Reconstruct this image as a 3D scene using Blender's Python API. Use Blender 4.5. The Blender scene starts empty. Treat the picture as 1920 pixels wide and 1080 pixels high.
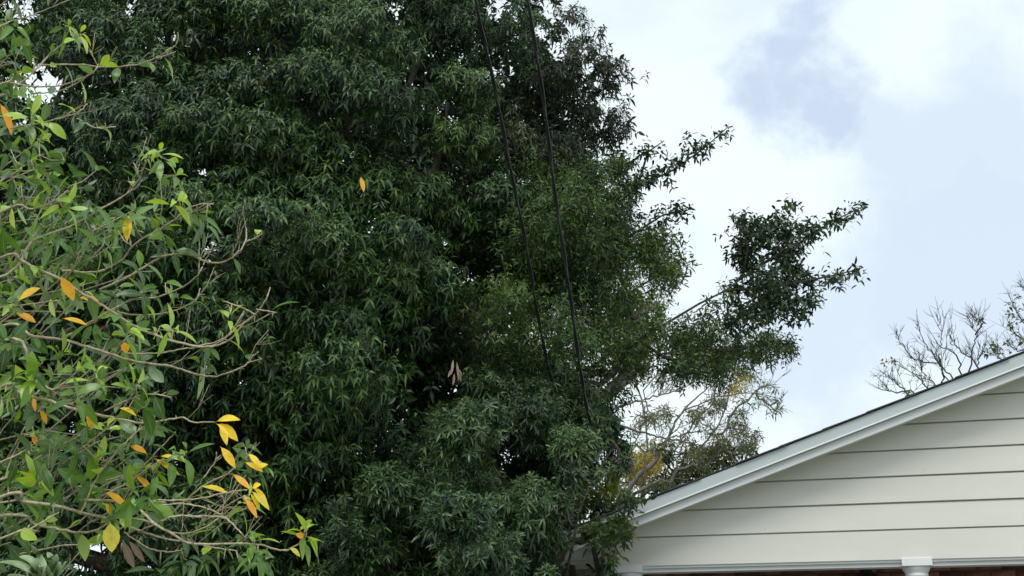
import bpy, math
import numpy as np
from mathutils import Vector, Matrix

S = bpy.context.scene
COL = S.collection
rng = np.random.default_rng(11)

# ------------------------------------------------------------------ camera, sky, sun, exposure
FPX, PITCH, EYE = 2059.0, math.radians(20.0), 1.6
cam = bpy.data.cameras.new("camera")
cam.sensor_width = 36.0
cam.lens = 36.0 * FPX / 1920.0
cam.clip_start, cam.clip_end = 0.05, 3000.0
camo = bpy.data.objects.new("camera", cam)
camo.location = (0, 0, EYE)
camo.rotation_euler = (math.radians(90) + PITCH, 0, 0)
COL.objects.link(camo)
S.camera = camo

SUN_EL, SUN_AZ = math.radians(52), math.radians(200)      # azimuth clockwise from +Y: behind the camera, a little left
world = bpy.data.worlds.new("World")
S.world = world
world.use_nodes = True


def build_world():
    nt = world.node_tree
    N, L = nt.nodes, nt.links
    N.clear()
    out = N.new("ShaderNodeOutputWorld")
    sky = N.new("ShaderNodeTexSky")
    sky.sky_type = 'NISHITA'
    sky.sun_disc = False
    sky.sun_elevation = SUN_EL
    sky.sun_rotation = SUN_AZ
    bg = N.new("ShaderNodeBackground"); bg.inputs[1].default_value = 0.08
    L.new(sky.outputs[0], bg.inputs[0])
    tc = N.new("ShaderNodeTexCoord")
    n1 = N.new("ShaderNodeTexNoise"); n1.inputs['Scale'].default_value = 2.6
    n1.inputs['Detail'].default_value = 7; n1.inputs['Roughness'].default_value = 0.55
    mp = N.new("ShaderNodeMapping"); mp.inputs['Scale'].default_value = (1, 1, 1.9)
    mp.inputs['Location'].default_value = (0.35, 0.2, 0.1)
    L.new(tc.outputs['Generated'], mp.inputs[0]); L.new(mp.outputs[0], n1.inputs[0])
    # veils of thicker grey-blue cloud, two of them where the photograph shows them
    val = None

    def blob(px, py, rad, amp):
        nonlocal val
        d = ray(px, py); d = d / np.linalg.norm(d)
        sub = N.new("ShaderNodeVectorMath"); sub.operation = 'DISTANCE'
        nz = N.new("ShaderNodeTexNoise"); nz.inputs['Scale'].default_value = 4.5; nz.inputs['Detail'].default_value = 8; nz.inputs['Roughness'].default_value = 0.6
        L.new(tc.outputs['Generated'], nz.inputs[0])
        ma = N.new("ShaderNodeVectorMath"); ma.operation = 'MULTIPLY_ADD'
        ma.inputs[1].default_value = (0.36, 0.36, 0.36)
        L.new(nz.outputs['Color'], ma.inputs[0])
        L.new(tc.outputs['Generated'], ma.inputs[2])
        L.new(ma.outputs[0], sub.inputs[0])
        sub.inputs[1].default_value = tuple(d + 0.18)
        mr = N.new("ShaderNodeMapRange"); mr.interpolation_type = 'SMOOTHSTEP'
        mr.inputs['From Min'].default_value = rad; mr.inputs['From Max'].default_value = rad * 0.38
        mr.inputs['To Min'].default_value = 0; mr.inputs['To Max'].default_value = amp
        L.new(sub.outputs['Value'], mr.inputs[0])
        if val is None:
            val = mr.outputs[0]
        else:
            ad = N.new("ShaderNodeMath"); ad.operation = 'MAXIMUM'
            L.new(val, ad.inputs[0]); L.new(mr.outputs[0], ad.inputs[1])
            val = ad.outputs[0]
    blob(1530, 160, 0.085, 0.85)
    blob(1660, 250, 0.075, 0.55)
    blob(1800, 320, 0.14, 0.55)
    blob(1780, 500, 0.17, 0.6)
    blob(1560, 680, 0.14, 0.55)
    base = N.new("ShaderNodeMapRange"); base.interpolation_type = 'SMOOTHSTEP'
    base.inputs['From Min'].default_value = 0.52; base.inputs['From Max'].default_value = 0.75
    base.inputs['To Max'].default_value = 0.55
    L.new(n1.outputs['Fac'], base.inputs[0])
    mx = N.new("ShaderNodeMath"); mx.operation = 'MAXIMUM'
    L.new(val, mx.inputs[0]); L.new(base.outputs[0], mx.inputs[1])
    mixc = N.new("ShaderNodeMix"); mixc.data_type = 'RGBA'
    mixc.inputs[6].default_value = (0.96, 1.07, 1.10, 1)
    mixc.inputs[7].default_value = (0.58, 0.70, 0.90, 1)
    L.new(mx.outputs[0], mixc.inputs[0])
    bc = N.new("ShaderNodeBackground"); bc.inputs[1].default_value = 1.0
    L.new(mixc.outputs[2], bc.inputs[0])
    mix = N.new("ShaderNodeMixShader"); mix.inputs[0].default_value = 0.9
    L.new(bg.outputs[0], mix.inputs[1]); L.new(bc.outputs[0], mix.inputs[2])
    L.new(mix.outputs[0], out.inputs[0])


def ray(px, py):
    x = (px - 960.0) / FPX
    y = -(py - 540.0) / FPX
    sp, cp = math.sin(PITCH), math.cos(PITCH)
    return np.stack([np.asarray(x, float), -np.asarray(y) * sp + cp, np.asarray(y) * cp + sp], -1)


def at(px, py, Y):
    """World point seen at photo pixel (px, py) when it stands Y metres ahead."""
    d = ray(px, py)
    return np.array([0, 0, EYE]) + d * (np.asarray(Y) / d[..., 1])[..., None]


def proj(P):
    d = P - np.array([0, 0, EYE])
    sp, cp = math.sin(PITCH), math.cos(PITCH)
    f = d[..., 1] * cp + d[..., 2] * sp
    u = -d[..., 1] * sp + d[..., 2] * cp
    return 960 + FPX * d[..., 0] / f, 540 - FPX * u / f, f


build_world()
sl = bpy.data.lights.new("sun", 'SUN')
sl.energy = 1.5; sl.angle = math.radians(32); sl.color = (1.0, 0.96, 0.89)
so = bpy.data.objects.new("sun", sl)
sd = Vector((math.sin(SUN_AZ) * math.cos(SUN_EL), math.cos(SUN_AZ) * math.cos(SUN_EL), math.sin(SUN_EL)))
so.rotation_euler = sd.to_track_quat('Z', 'Y').to_euler()
COL.objects.link(so)
S.view_settings.view_transform = 'Standard'
S.view_settings.look = 'None'
S.view_settings.exposure = 0.09
S.view_settings.gamma = 1.0
S.view_settings.use_curve_mapping = False
S.render.engine = 'CYCLES'
S.cycles.max_bounces = 6
S.cycles.diffuse_bounces = 3
S.cycles.transmission_bounces = 3


# ------------------------------------------------------------------ materials
def nodes(name):
    m = bpy.data.materials.new(name)
    m.use_nodes = True
    nt = m.node_tree
    return m, nt.nodes, nt.links, nt.nodes["Principled BSDF"]


def ramp(N, stops):
    r = N.new("ShaderNodeValToRGB")
    e = r.color_ramp.elements
    while len(e) < len(stops):
        e.new(0.5)
    for i, (p, c) in enumerate(stops):
        e[i].position = p
        e[i].color = (*c, 1)
    return r


def leaf_mat(name, stops, under=1.5, rough=0.36, trans=0.22, rib=0.0, gloss=0.5, blotch=None):
    m, N, L, B = nodes(name)
    at_ = N.new("ShaderNodeAttribute"); at_.attribute_name = "tint"
    r = ramp(N, stops)
    L.new(at_.outputs['Fac'], r.inputs[0])
    col = r.outputs[0]
    tc = N.new("ShaderNodeTexCoord")
    if rib:
        cr = N.new("ShaderNodeAttribute"); cr.attribute_name = "cross"
        mr = N.new("ShaderNodeMapRange")
        mr.inputs['From Min'].default_value = 0.06; mr.inputs['From Max'].default_value = 0.16
        mr.inputs['To Min'].default_value = rib; mr.inputs['To Max'].default_value = 0
        L.new(cr.outputs['Fac'], mr.inputs[0])
        mi = N.new("ShaderNodeMix"); mi.data_type = 'RGBA'
        L.new(mr.outputs[0], mi.inputs[0]); L.new(col, mi.inputs[6])
        mi.inputs[7].default_value = (0.30, 0.36, 0.14, 1)
        col = mi.outputs[2]
        nz = N.new("ShaderNodeTexNoise"); nz.inputs['Scale'].default_value = 45; nz.inputs['Detail'].default_value = 3
        L.new(tc.outputs['Object'], nz.inputs[0])
        h = N.new("ShaderNodeHueSaturation")
        mr2 = N.new("ShaderNodeMapRange"); mr2.inputs['To Min'].default_value = 0.65; mr2.inputs['To Max'].default_value = 1.35
        L.new(nz.outputs['Fac'], mr2.inputs[0]); L.new(mr2.outputs[0], h.inputs['Value']); L.new(col, h.inputs['Color'])
        col = h.outputs[0]
    if blotch:
        nb_ = N.new("ShaderNodeTexNoise"); nb_.inputs['Scale'].default_value = 38; nb_.inputs['Detail'].default_value = 4
        oi_ = N.new("ShaderNodeObjectInfo")
        va = N.new("ShaderNodeVectorMath"); va.operation = 'ADD'
        L.new(tc.outputs['Object'], va.inputs[0]); L.new(oi_.outputs['Location'], va.inputs[1]); L.new(va.outputs[0], nb_.inputs[0])
        mb_ = N.new("ShaderNodeMapRange"); mb_.inputs['From Min'].default_value = 0.52; mb_.inputs['From Max'].default_value = 0.70
        mb_.inputs['To Max'].default_value = 0.4
        L.new(nb_.outputs['Fac'], mb_.inputs[0])
        mx_ = N.new("ShaderNodeMix"); mx_.data_type = 'RGBA'
        L.new(mb_.outputs[0], mx_.inputs[0]); L.new(col, mx_.inputs[6]); mx_.inputs[7].default_value = (*blotch, 1)
        col = mx_.outputs[2]
    geo = N.new("ShaderNodeNewGeometry")
    mu = N.new("ShaderNodeMix"); mu.data_type = 'RGBA'
    L.new(geo.outputs['Backfacing'], mu.inputs[0]); L.new(col, mu.inputs[6])
    un = N.new("ShaderNodeMix"); un.data_type = 'RGBA'; un.inputs[0].default_value = 0.35
    L.new(col, un.inputs[6]); un.inputs[7].default_value = tuple(0.11 * under * c for c in (0.8, 1.0, 0.7)) + (1,)
    L.new(un.outputs[2], mu.inputs[7])
    L.new(mu.outputs[2], B.inputs['Base Color'])
    B.inputs['Roughness'].default_value = rough
    B.inputs['Specular IOR Level'].default_value = gloss
    tr = N.new("ShaderNodeBsdfTranslucent")
    ht = N.new("ShaderNodeHueSaturation"); ht.inputs['Hue'].default_value = 0.475
    ht.inputs['Saturation'].default_value = 1.15; ht.inputs['Value'].default_value = 1.7
    L.new(col, ht.inputs['Color']); L.new(ht.outputs[0], tr.inputs['Color'])
    ms = N.new("ShaderNodeMixShader"); ms.inputs[0].default_value = trans
    L.new(B.outputs[0], ms.inputs[1]); L.new(tr.outputs[0], ms.inputs[2])
    L.new(ms.outputs[0], N["Material Output"].inputs[0])
    return m


def bark_mat(name, c1, c2, scale=30, rough=0.85, bump=0.6):
    m, N, L, B = nodes(name)
    tc = N.new("ShaderNodeTexCoord")
    nz = N.new("ShaderNodeTexNoise"); nz.inputs['Scale'].default_value = scale; nz.inputs['Detail'].default_value = 6
    L.new(tc.outputs['Object'], nz.inputs[0])
    r = ramp(N, [(0.3, c1), (0.7, c2)])
    L.new(nz.outputs['Fac'], r.inputs[0]); L.new(r.outputs[0], B.inputs['Base Color'])
    bp = N.new("ShaderNodeBump"); bp.inputs['Strength'].default_value = bump; bp.inputs['Distance'].default_value = 0.004
    L.new(nz.outputs['Fac'], bp.inputs['Height']); L.new(bp.outputs[0], B.inputs['Normal'])
    B.inputs['Roughness'].default_value = rough
    return m


def paint_mat(name, col, dirt=(0.55, 0.52, 0.46), amount=0.12, rough=0.55, scale=1.6, streak=(1, 1, 1)):
    m, N, L, B = nodes(name)
    tc = N.new("ShaderNodeTexCoord")
    mp = N.new("ShaderNodeMapping"); mp.inputs['Scale'].default_value = streak
    L.new(tc.outputs['Object'], mp.inputs[0])
    nz = N.new("ShaderNodeTexNoise"); nz.inputs['Scale'].default_value = scale; nz.inputs['Detail'].default_value = 8
    nz.inputs['Roughness'].default_value = 0.65
    L.new(mp.outputs[0], nz.inputs[0])
    mr = N.new("ShaderNodeMapRange"); mr.inputs['From Min'].default_value = 0.4; mr.inputs['From Max'].default_value = 0.75
    mr.inputs['To Max'].default_value = amount
    L.new(nz.outputs['Fac'], mr.inputs[0])
    # a few small spots of dirt
    vo = N.new("ShaderNodeTexNoise"); vo.inputs['Scale'].default_value = 14; vo.inputs['Detail'].default_value = 2
    L.new(tc.outputs['Object'], vo.inputs[0])
    sp = N.new("ShaderNodeMapRange"); sp.inputs['From Min'].default_value = 0.74; sp.inputs['From Max'].default_value = 0.80
    sp.inputs['To Max'].default_value = 0.5
    L.new(vo.outputs['Fac'], sp.inputs[0])
    mxx = N.new("ShaderNodeMath"); mxx.operation = 'MAXIMUM'
    L.new(mr.outputs[0], mxx.inputs[0]); L.new(sp.outputs[0], mxx.inputs[1])
    mi = N.new("ShaderNodeMix"); mi.data_type = 'RGBA'
    mi.inputs[6].default_value = (*col, 1); mi.inputs[7].default_value = (*[a * b for a, b in zip(col, dirt)], 1)
    L.new(mxx.outputs[0], mi.inputs[0]); L.new(mi.outputs[2], B.inputs['Base Color'])
    n2 = N.new("ShaderNodeTexNoise"); n2.inputs['Scale'].default_value = 60; n2.inputs['Detail'].default_value = 4
    mp2 = N.new("ShaderNodeMapping"); mp2.inputs['Scale'].default_value = (0.15, 1, 1)
    L.new(tc.outputs['Object'], mp2.inputs[0]); L.new(mp2.outputs[0], n2.inputs[0])
    bp = N.new("ShaderNodeBump"); bp.inputs['Strength'].default_value = 0.15; bp.inputs['Distance'].default_value = 0.002
    L.new(n2.outputs['Fac'], bp.inputs['Height']); L.new(bp.outputs[0], B.inputs['Normal'])
    B.inputs['Roughness'].default_value = rough
    return m


def plain_mat(name, col, rough=0.5, metal=0.0):
    m, N, L, B = nodes(name)
    tc = N.new("ShaderNodeTexCoord")
    nz = N.new("ShaderNodeTexNoise"); nz.inputs['Scale'].default_value = 25; nz.inputs['Detail'].default_value = 4
    L.new(tc.outputs['Object'], nz.inputs[0])
    r = ramp(N, [(0.3, tuple(c * 0.8 for c in col)), (0.7, tuple(min(1, c * 1.15) for c in col))])
    L.new(nz.outputs['Fac'], r.inputs[0]); L.new(r.outputs[0], B.inputs['Base Color'])
    B.inputs['Roughness'].default_value = rough; B.inputs['Metallic'].default_value = metal
    return m


M = {}
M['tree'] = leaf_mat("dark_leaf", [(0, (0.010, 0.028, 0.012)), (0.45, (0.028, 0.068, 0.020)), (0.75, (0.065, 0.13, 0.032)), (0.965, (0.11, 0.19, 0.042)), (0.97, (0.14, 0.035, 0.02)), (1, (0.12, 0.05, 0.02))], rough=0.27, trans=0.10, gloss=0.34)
M['treewarm'] = leaf_mat("brownish_leaf", [(0, (0.016, 0.020, 0.012)), (0.6, (0.036, 0.040, 0.020)), (1, (0.075, 0.075, 0.035))], rough=0.3, trans=0.08, gloss=0.32)
M['slender'] = leaf_mat("slender_leaf", [(0, (0.014, 0.034, 0.013)), (0.45, (0.038, 0.082, 0.024)), (0.85, (0.09, 0.155, 0.036)), (1, (0.15, 0.23, 0.05))], rough=0.34, trans=0.2, gloss=0.3)
M['outer'] = leaf_mat("outer_leaf", [(0, (0.012, 0.026, 0.012)), (0.5, (0.026, 0.054, 0.019)), (1, (0.07, 0.12, 0.032))], rough=0.36, trans=0.08, gloss=0.28)  # darker greens; on the right limbs the backlit silhouette is put into the colour
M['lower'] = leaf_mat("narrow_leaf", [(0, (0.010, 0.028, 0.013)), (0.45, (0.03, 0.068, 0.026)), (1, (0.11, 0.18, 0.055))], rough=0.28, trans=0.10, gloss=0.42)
M['lime'] = leaf_mat("lime_leaf", [(0, (0.09, 0.15, 0.025)), (0.6, (0.18, 0.25, 0.03)), (1, (0.32, 0.33, 0.04))], rough=0.42, trans=0.35)
M['palegreen'] = leaf_mat("pale_leaf", [(0, (0.07, 0.11, 0.03)), (0.6, (0.16, 0.21, 0.05)), (1, (0.36, 0.32, 0.10))], rough=0.45, trans=0.4)
M['olive'] = leaf_mat("olive_leaf", [(0, (0.04, 0.06, 0.025)), (0.6, (0.11, 0.13, 0.05)), (1, (0.22, 0.22, 0.08))], rough=0.5, trans=0.3)
M['ochre'] = leaf_mat("ochre_leaf", [(0, (0.26, 0.22, 0.04)), (1, (0.52, 0.44, 0.09))], rough=0.5, trans=0.3)
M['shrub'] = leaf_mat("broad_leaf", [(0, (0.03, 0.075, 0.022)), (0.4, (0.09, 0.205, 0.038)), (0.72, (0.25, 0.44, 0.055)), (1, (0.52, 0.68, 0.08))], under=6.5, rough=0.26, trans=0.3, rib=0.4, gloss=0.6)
M['yellow'] = leaf_mat("yellow_leaf", [(0, (0.90, 0.34, 0.02)), (0.4, (0.98, 0.52, 0.02)), (0.8, (0.98, 0.74, 0.03)), (1, (0.68, 0.62, 0.08))], under=4, rough=0.45, trans=0.3, rib=0.2, blotch=(0.60, 0.36, 0.03))
M['brownleaf'] = leaf_mat("dry_leaf", [(0, (0.12, 0.07, 0.045)), (1, (0.42, 0.32, 0.24))], under=2, rough=0.8, trans=0.1, rib=0.3)
M['strap'] = leaf_mat("strap_leaf", [(0, (0.20, 0.30, 0.14)), (1, (0.42, 0.54, 0.30))], under=3, rough=0.4, trans=0.2)
M['bark'] = bark_mat("dark_bark", (0.03, 0.025, 0.02), (0.09, 0.075, 0.06))
M['twig'] = bark_mat("pale_twig", (0.30, 0.23, 0.14), (0.62, 0.53, 0.38), scale=90, rough=0.7)
M['graybark'] = bark_mat("grey_bark", (0.14, 0.125, 0.11), (0.30, 0.27, 0.23), scale=12)
M['barebark'] = bark_mat("bare_bark", (0.045, 0.04, 0.04), (0.11, 0.10, 0.095), scale=12)
M['siding'] = paint_mat("cream_paint", (0.75, 0.738, 0.685), amount=0.26, streak=(0.35, 1, 1.2))
M['trim'] = paint_mat("white_trim_paint", (0.74, 0.76, 0.77), amount=0.18, rough=0.45, streak=(0.6, 1, 1))
M['drip'] = paint_mat("grey_trim_paint", (0.50, 0.545, 0.57), amount=0.2, rough=0.45, streak=(0.6, 1, 1))
M['white'] = paint_mat("white_column_paint", (0.78, 0.80, 0.80), amount=0.1, rough=0.4)
M['shingle'] = bark_mat("shingle_grit", (0.03, 0.03, 0.032), (0.09, 0.085, 0.085), scale=60, rough=0.95)
M['brick'] = bark_mat("red_brick", (0.17, 0.06, 0.045), (0.36, 0.14, 0.10), scale=16, rough=0.9)
M['mortar'] = bark_mat("mortar", (0.16, 0.14, 0.125), (0.26, 0.235, 0.21), scale=40, rough=0.95)
M['stucco'] = bark_mat("grey_stucco", (0.20, 0.19, 0.175), (0.30, 0.28, 0.26), scale=20, rough=0.95)
M['black'] = plain_mat("black_metal", (0.012, 0.013, 0.016), 0.45, 0.3)
M['cable'] = plain_mat("black_cable", (0.016, 0.018, 0.02), 0.4)
M['glass'] = plain_mat("lantern_glass", (0.25, 0.27, 0.28), 0.1)
M['concrete'] = bark_mat("concrete", (0.15, 0.145, 0.135), (0.24, 0.23, 0.215), scale=6, rough=0.9)
M['grass'] = bark_mat("grass_ground", (0.03, 0.055, 0.015), (0.08, 0.11, 0.035), scale=3)
M['window'] = plain_mat("window_glass", (0.05, 0.055, 0.06), 0.08)


# ------------------------------------------------------------------ mesh helpers
class MB:
    """Collects polygons and links them as ONE mesh object."""
    def __init__(self):
        self.v, self.lv, self.lt, self.tint, self.cross = [], [], [], [], []
        self.n = 0

    def add(self, verts, loops, totals, tint=None, cross=None):
        verts = np.asarray(verts, np.float32).reshape(-1, 3)
        self.v.append(verts)
        self.lv.append(np.asarray(loops, np.int64) + self.n)
        self.lt.append(np.asarray(totals, np.int64))
        self.tint.append(np.full(len(verts), 0.5, np.float32) if tint is None else np.asarray(tint, np.float32))
        self.cross.append(np.ones(len(verts), np.float32) if cross is None else np.asarray(cross, np.float32))
        self.n += len(verts)

    def poly(self, verts, faces):
        self.add(verts, [i for f in faces for i in f], [len(f) for f in faces])

    def box(self, x0, x1, y0, y1, z0, z1):
        v = [(x, y, z) for z in (z0, z1) for y in (y0, y1) for x in (x0, x1)]
        self.poly(v, [(0, 2, 3, 1), (4, 5, 7, 6), (0, 1, 5, 4), (2, 6, 7, 3), (0, 4, 6, 2), (1, 3, 7, 5)])

    def prism(self, poly_xz, y0, y1):
        """Polygon in the x-z plane (counter-clockwise seen from -y) given depth y0..y1."""
        n = len(poly_xz)
        v = [(x, y0, z) for x, z in poly_xz] + [(x, y1, z) for x, z in poly_xz]
        f = [tuple(range(n)), tuple(range(2 * n - 1, n - 1, -1))]
        f += [(i, i + n, (i + 1) % n + n, (i + 1) % n) for i in range(n)]
        self.poly(v, f)

    def lathe(self, prof, cx, cy, seg=28):
        a = np.linspace(0, 2 * math.pi, seg, endpoint=False)
        v = [(cx + r * math.cos(t), cy + r * math.sin(t), z) for r, z in prof for t in a]
        f = []
        for k in range(len(prof) - 1):
            for i in range(seg):
                j = (i + 1) % seg
                f.append((k * seg + i, k * seg + j, (k + 1) * seg + j, (k + 1) * seg + i))
        f.append(tuple(range((len(prof) - 1) * seg, len(prof) * seg)))
        f.append(tuple(range(seg - 1, -1, -1)))
        self.poly(v, f)

    def tube(self, pts, rad, seg=6, tint=None):
        P = np.asarray(pts, float)
        R = np.broadcast_to(np.asarray(rad, float), (len(P),))
        T = np.gradient(P, axis=0)
        T /= np.linalg.norm(T, axis=1)[:, None] + 1e-9
        ref = np.array([0.13, 0.31, 0.94]) if abs(T[:, 2]).mean() < 0.8 else np.array([0.9, 0.4, 0.1])
        A = np.cross(T, ref); A /= np.linalg.norm(A, axis=1)[:, None] + 1e-9
        Bn = np.cross(T, A)
        t = np.linspace(0, 2 * math.pi, seg, endpoint=False)
        V = P[:, None] + R[:, None, None] * (A[:, None] * np.cos(t)[None, :, None] + Bn[:, None] * np.sin(t)[None, :, None])
        n = len(P)
        i = np.arange(n - 1)[:, None] * seg
        k = np.arange(seg)[None]
        k2 = (k + 1) % seg
        q = np.stack([i + k, i + k2, i + seg + k2, i + seg + k], -1).reshape(-1)
        loops = np.concatenate([q, np.arange(seg)[::-1], (n - 1) * seg + np.arange(seg)])
        tot = [4] * ((n - 1) * seg) + [seg, seg]
        self.add(V.reshape(-1, 3), loops, tot, None if tint is None else np.full(n * seg, tint))

    def mesh(self, name, mat):
        me = bpy.data.meshes.new(name)
        v = np.concatenate(self.v); lv = np.concatenate(self.lv); lt = np.concatenate(self.lt)
        me.vertices.add(len(v)); me.vertices.foreach_set("co", v.ravel())
        me.loops.add(len(lv)); me.loops.foreach_set("vertex_index", lv.astype(np.int32))
        ls = np.concatenate([[0], np.cumsum(lt)[:-1]]).astype(np.int32)
        me.polygons.add(len(lt)); me.polygons.foreach_set("loop_start", ls)
        for nm, arr in (("tint", self.tint), ("cross", self.cross)):
            a = me.attributes.new(nm, 'FLOAT', 'POINT')
            a.data.foreach_set("value", np.concatenate(arr).astype(np.float32))
        me.update(calc_edges=True); me.validate()
        me.materials.append(mat)
        return me

    def build(self, name, mat, parent=None, smooth=False, bevel=0.0):
        me = self.mesh(name, mat)
        me.polygons.foreach_set("use_smooth", [smooth] * len(me.polygons))
        o = bpy.data.objects.new(name, me)
        COL.objects.link(o)
        if parent is not None:
            o.parent = parent
        if bevel:
            b = o.modifiers.new("bevel", 'BEVEL'); b.width = bevel; b.segments = 2; b.limit_method = 'ANGLE'
        return o


def thing(name, label, cat, loc=(0, 0, 0), rz=0.0, group=None):
    o = bpy.data.objects.new(name, None)
    o.empty_display_size = 0.2
    o.location = loc; o.rotation_euler = (0, 0, rz)
    COL.objects.link(o)
    o["label"] = label; o["category"] = cat
    if group:
        o["group"] = group
    return o


def unit(a):
    return a / (np.linalg.norm(a, axis=-1, keepdims=True) + 1e-9)


# ------------------------------------------------------------------ leaves
def leaf_template(prof):
    """prof: list of (s, halfwidth) with s from 0 to 1; first and last are points."""
    s, c, w = [prof[0][0]], [0.0], [0.0]
    for (a, b) in prof[1:-1]:
        s += [a, a, a]; c += [-1, 0, 1]; w += [b, 0, b]
    s.append(prof[-1][0]); c.append(0); w.append(0)
    k = len(prof) - 2
    loops, tot = [], []
    loops += [0, 2, 1, 0, 3, 2]; tot += [3, 3]
    for i in range(k - 1):
        a = 1 + 3 * i; b = a + 3
        loops += [a, a + 1, b + 1, b, a + 1, a + 2, b + 2, b + 1]; tot += [4, 4]
    a = 1 + 3 * (k - 1); e = a + 3
    loops += [a, a + 1, e, a + 1, a + 2, e]; tot += [3, 3]
    # faces wind so that the upper side faces +up for side = dir x up
    return dict(s=np.array(s), c=np.array(c, float), w=np.array(w), loops=np.array(loops), tot=np.array(tot))


LANCE = leaf_template([(0, 0), (0.18, 0.6), (0.42, 1.0), (0.68, 0.8), (0.88, 0.35), (1, 0)])
LANCE2 = leaf_template([(0, 0), (0.3, 0.8), (0.65, 0.85), (1, 0)])
SIMPLE = leaf_template([(0, 0), (0.45, 1.0), (1, 0)])
BROAD = leaf_template([(0, 0), (0.10, 0.06), (0.2, 0.42), (0.38, 0.86), (0.56, 1.0), (0.74, 0.82), (0.9, 0.4), (1, 0)])


def leaf_verts(tp, base, d, up, Ln, W, droop, fold=0.25, twist=None):
    side = unit(np.cross(d, up))
    s = tp['s'][None, :, None]; c = tp['c'][None, :, None]; w = tp['w'][None, :, None]
    Ln = Ln[:, None, None]; W = W[:, None, None]; dr = droop[:, None, None]
    D = d[:, None]; Uv = up[:, None]; Sd = side[:, None]
    down = np.array([0, 0, -1.0])
    ax = D * s * Ln * (1 - 0.25 * dr * s) + (down * 0.6 - Uv * 0.4) * (dr * Ln * s * s)
    lat = Sd * (c * w * W) + Uv * (np.abs(c) * w * W * fold)
    return base[:, None] + ax + lat


def add_leaves(mb, tp, base, d, up, Ln, W, droop, tint, fold=0.25):
    n = len(base)
    if n == 0:
        return
    V = leaf_verts(tp, base, d, up, Ln, W, droop, fold)
    m = V.shape[1]
    loops = (tp['loops'][None] + (np.arange(n) * m)[:, None]).ravel()
    tot = np.tile(tp['tot'], n)
    mb.add(V.reshape(-1, 3), loops, tot, np.repeat(tint, m), np.tile(np.abs(tp['c']), n))


def cat(*ls):
    return {k: np.concatenate([l[k] for l in ls]) for k in ls[0]}


def sel(l, m):
    return {k: v[m] for k, v in l.items()}


def shoot_leaves(pos, axis, nl, Ln, ratio, droop=(0.2, 0.7), spread=(35, 95), step=0.09, tint=(0.2, 0.8), tb=None):
    """Leaves set spirally round each shoot tip."""
    n = len(pos)
    axis = unit(axis)
    ref = unit(np.cross(axis, unit(rng.normal(size=(n, 3)))))
    ref2 = np.cross(axis, ref)
    out = []
    ph0 = rng.uniform(0, 6.28, n)
    tbv = rng.normal(0, 0.12, n) if tb is None else tb
    for k in range(nl):
        t = k / max(1, nl - 1)
        a = np.radians(spread[0] + (spread[1] - spread[0]) * t + rng.normal(0, 9, n))
        ph = ph0 + 2.4 * k + rng.normal(0, 0.25, n)
        rad = ref * np.cos(ph)[:, None] + ref2 * np.sin(ph)[:, None]
        d = unit(axis * np.cos(a)[:, None] + rad * np.sin(a)[:, None])
        up = unit(axis * np.sin(a)[:, None] - rad * np.cos(a)[:, None] + rng.normal(0, 0.2, (n, 3)))
        up = unit(up - d * (up * d).sum(1)[:, None])
        L = Ln * rng.uniform(0.65, 1.12, n) * (0.65 + 0.35 * min(1, t * 2 + 0.3))
        base = pos - axis * (step * t)[..., None] if np.ndim(step) else pos - axis * (step * t)
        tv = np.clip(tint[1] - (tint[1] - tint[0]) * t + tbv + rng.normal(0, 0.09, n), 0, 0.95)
        out.append(dict(base=base, d=d, up=up, L=L, W=L * ratio * rng.uniform(0.8, 1.2, n), droop=rng.uniform(*droop, n), tint=tv))
    return cat(*out)


def clump_shoots(C, R, n, outward, flat=0.75, lo=-0.35):
    """Shoot tips over the upper / outer side of a clump of twigs."""
    d = unit(rng.normal(size=(n * 3, 3)))
    sc = d @ unit(outward) * 0.7 + d[:, 2] * 0.6 + rng.normal(0, 0.18, len(d))
    d = d[np.argsort(-sc)[: int(n * 1.9)]]
    d = d[rng.permutation(len(d))[:n]]
    rr = rng.uniform(0.55, 1.05, (len(d), 1)) ** 0.6
    p = C + d * rr * np.array([R, R, R * flat])
    ax = unit(d * 0.75 + unit(outward) * 0.25 + np.array([0, 0, 0.2]) + rng.normal(0, 0.25, d.shape))
    return p, ax


def prune(l, gaps, p=0.9):
    if not gaps:
        return l
    x, y, _ = proj(l['base'])
    keep = np.ones(len(x), bool)
    for gx, gy, gr in gaps:
        r2 = ((x - gx) ** 2 + (y - gy) ** 2) / gr ** 2
        keep &= ~((r2 < rng.uniform(0.4, 1.2, len(x))) & (rng.random(len(x)) < p))
    return sel(l, keep)


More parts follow.
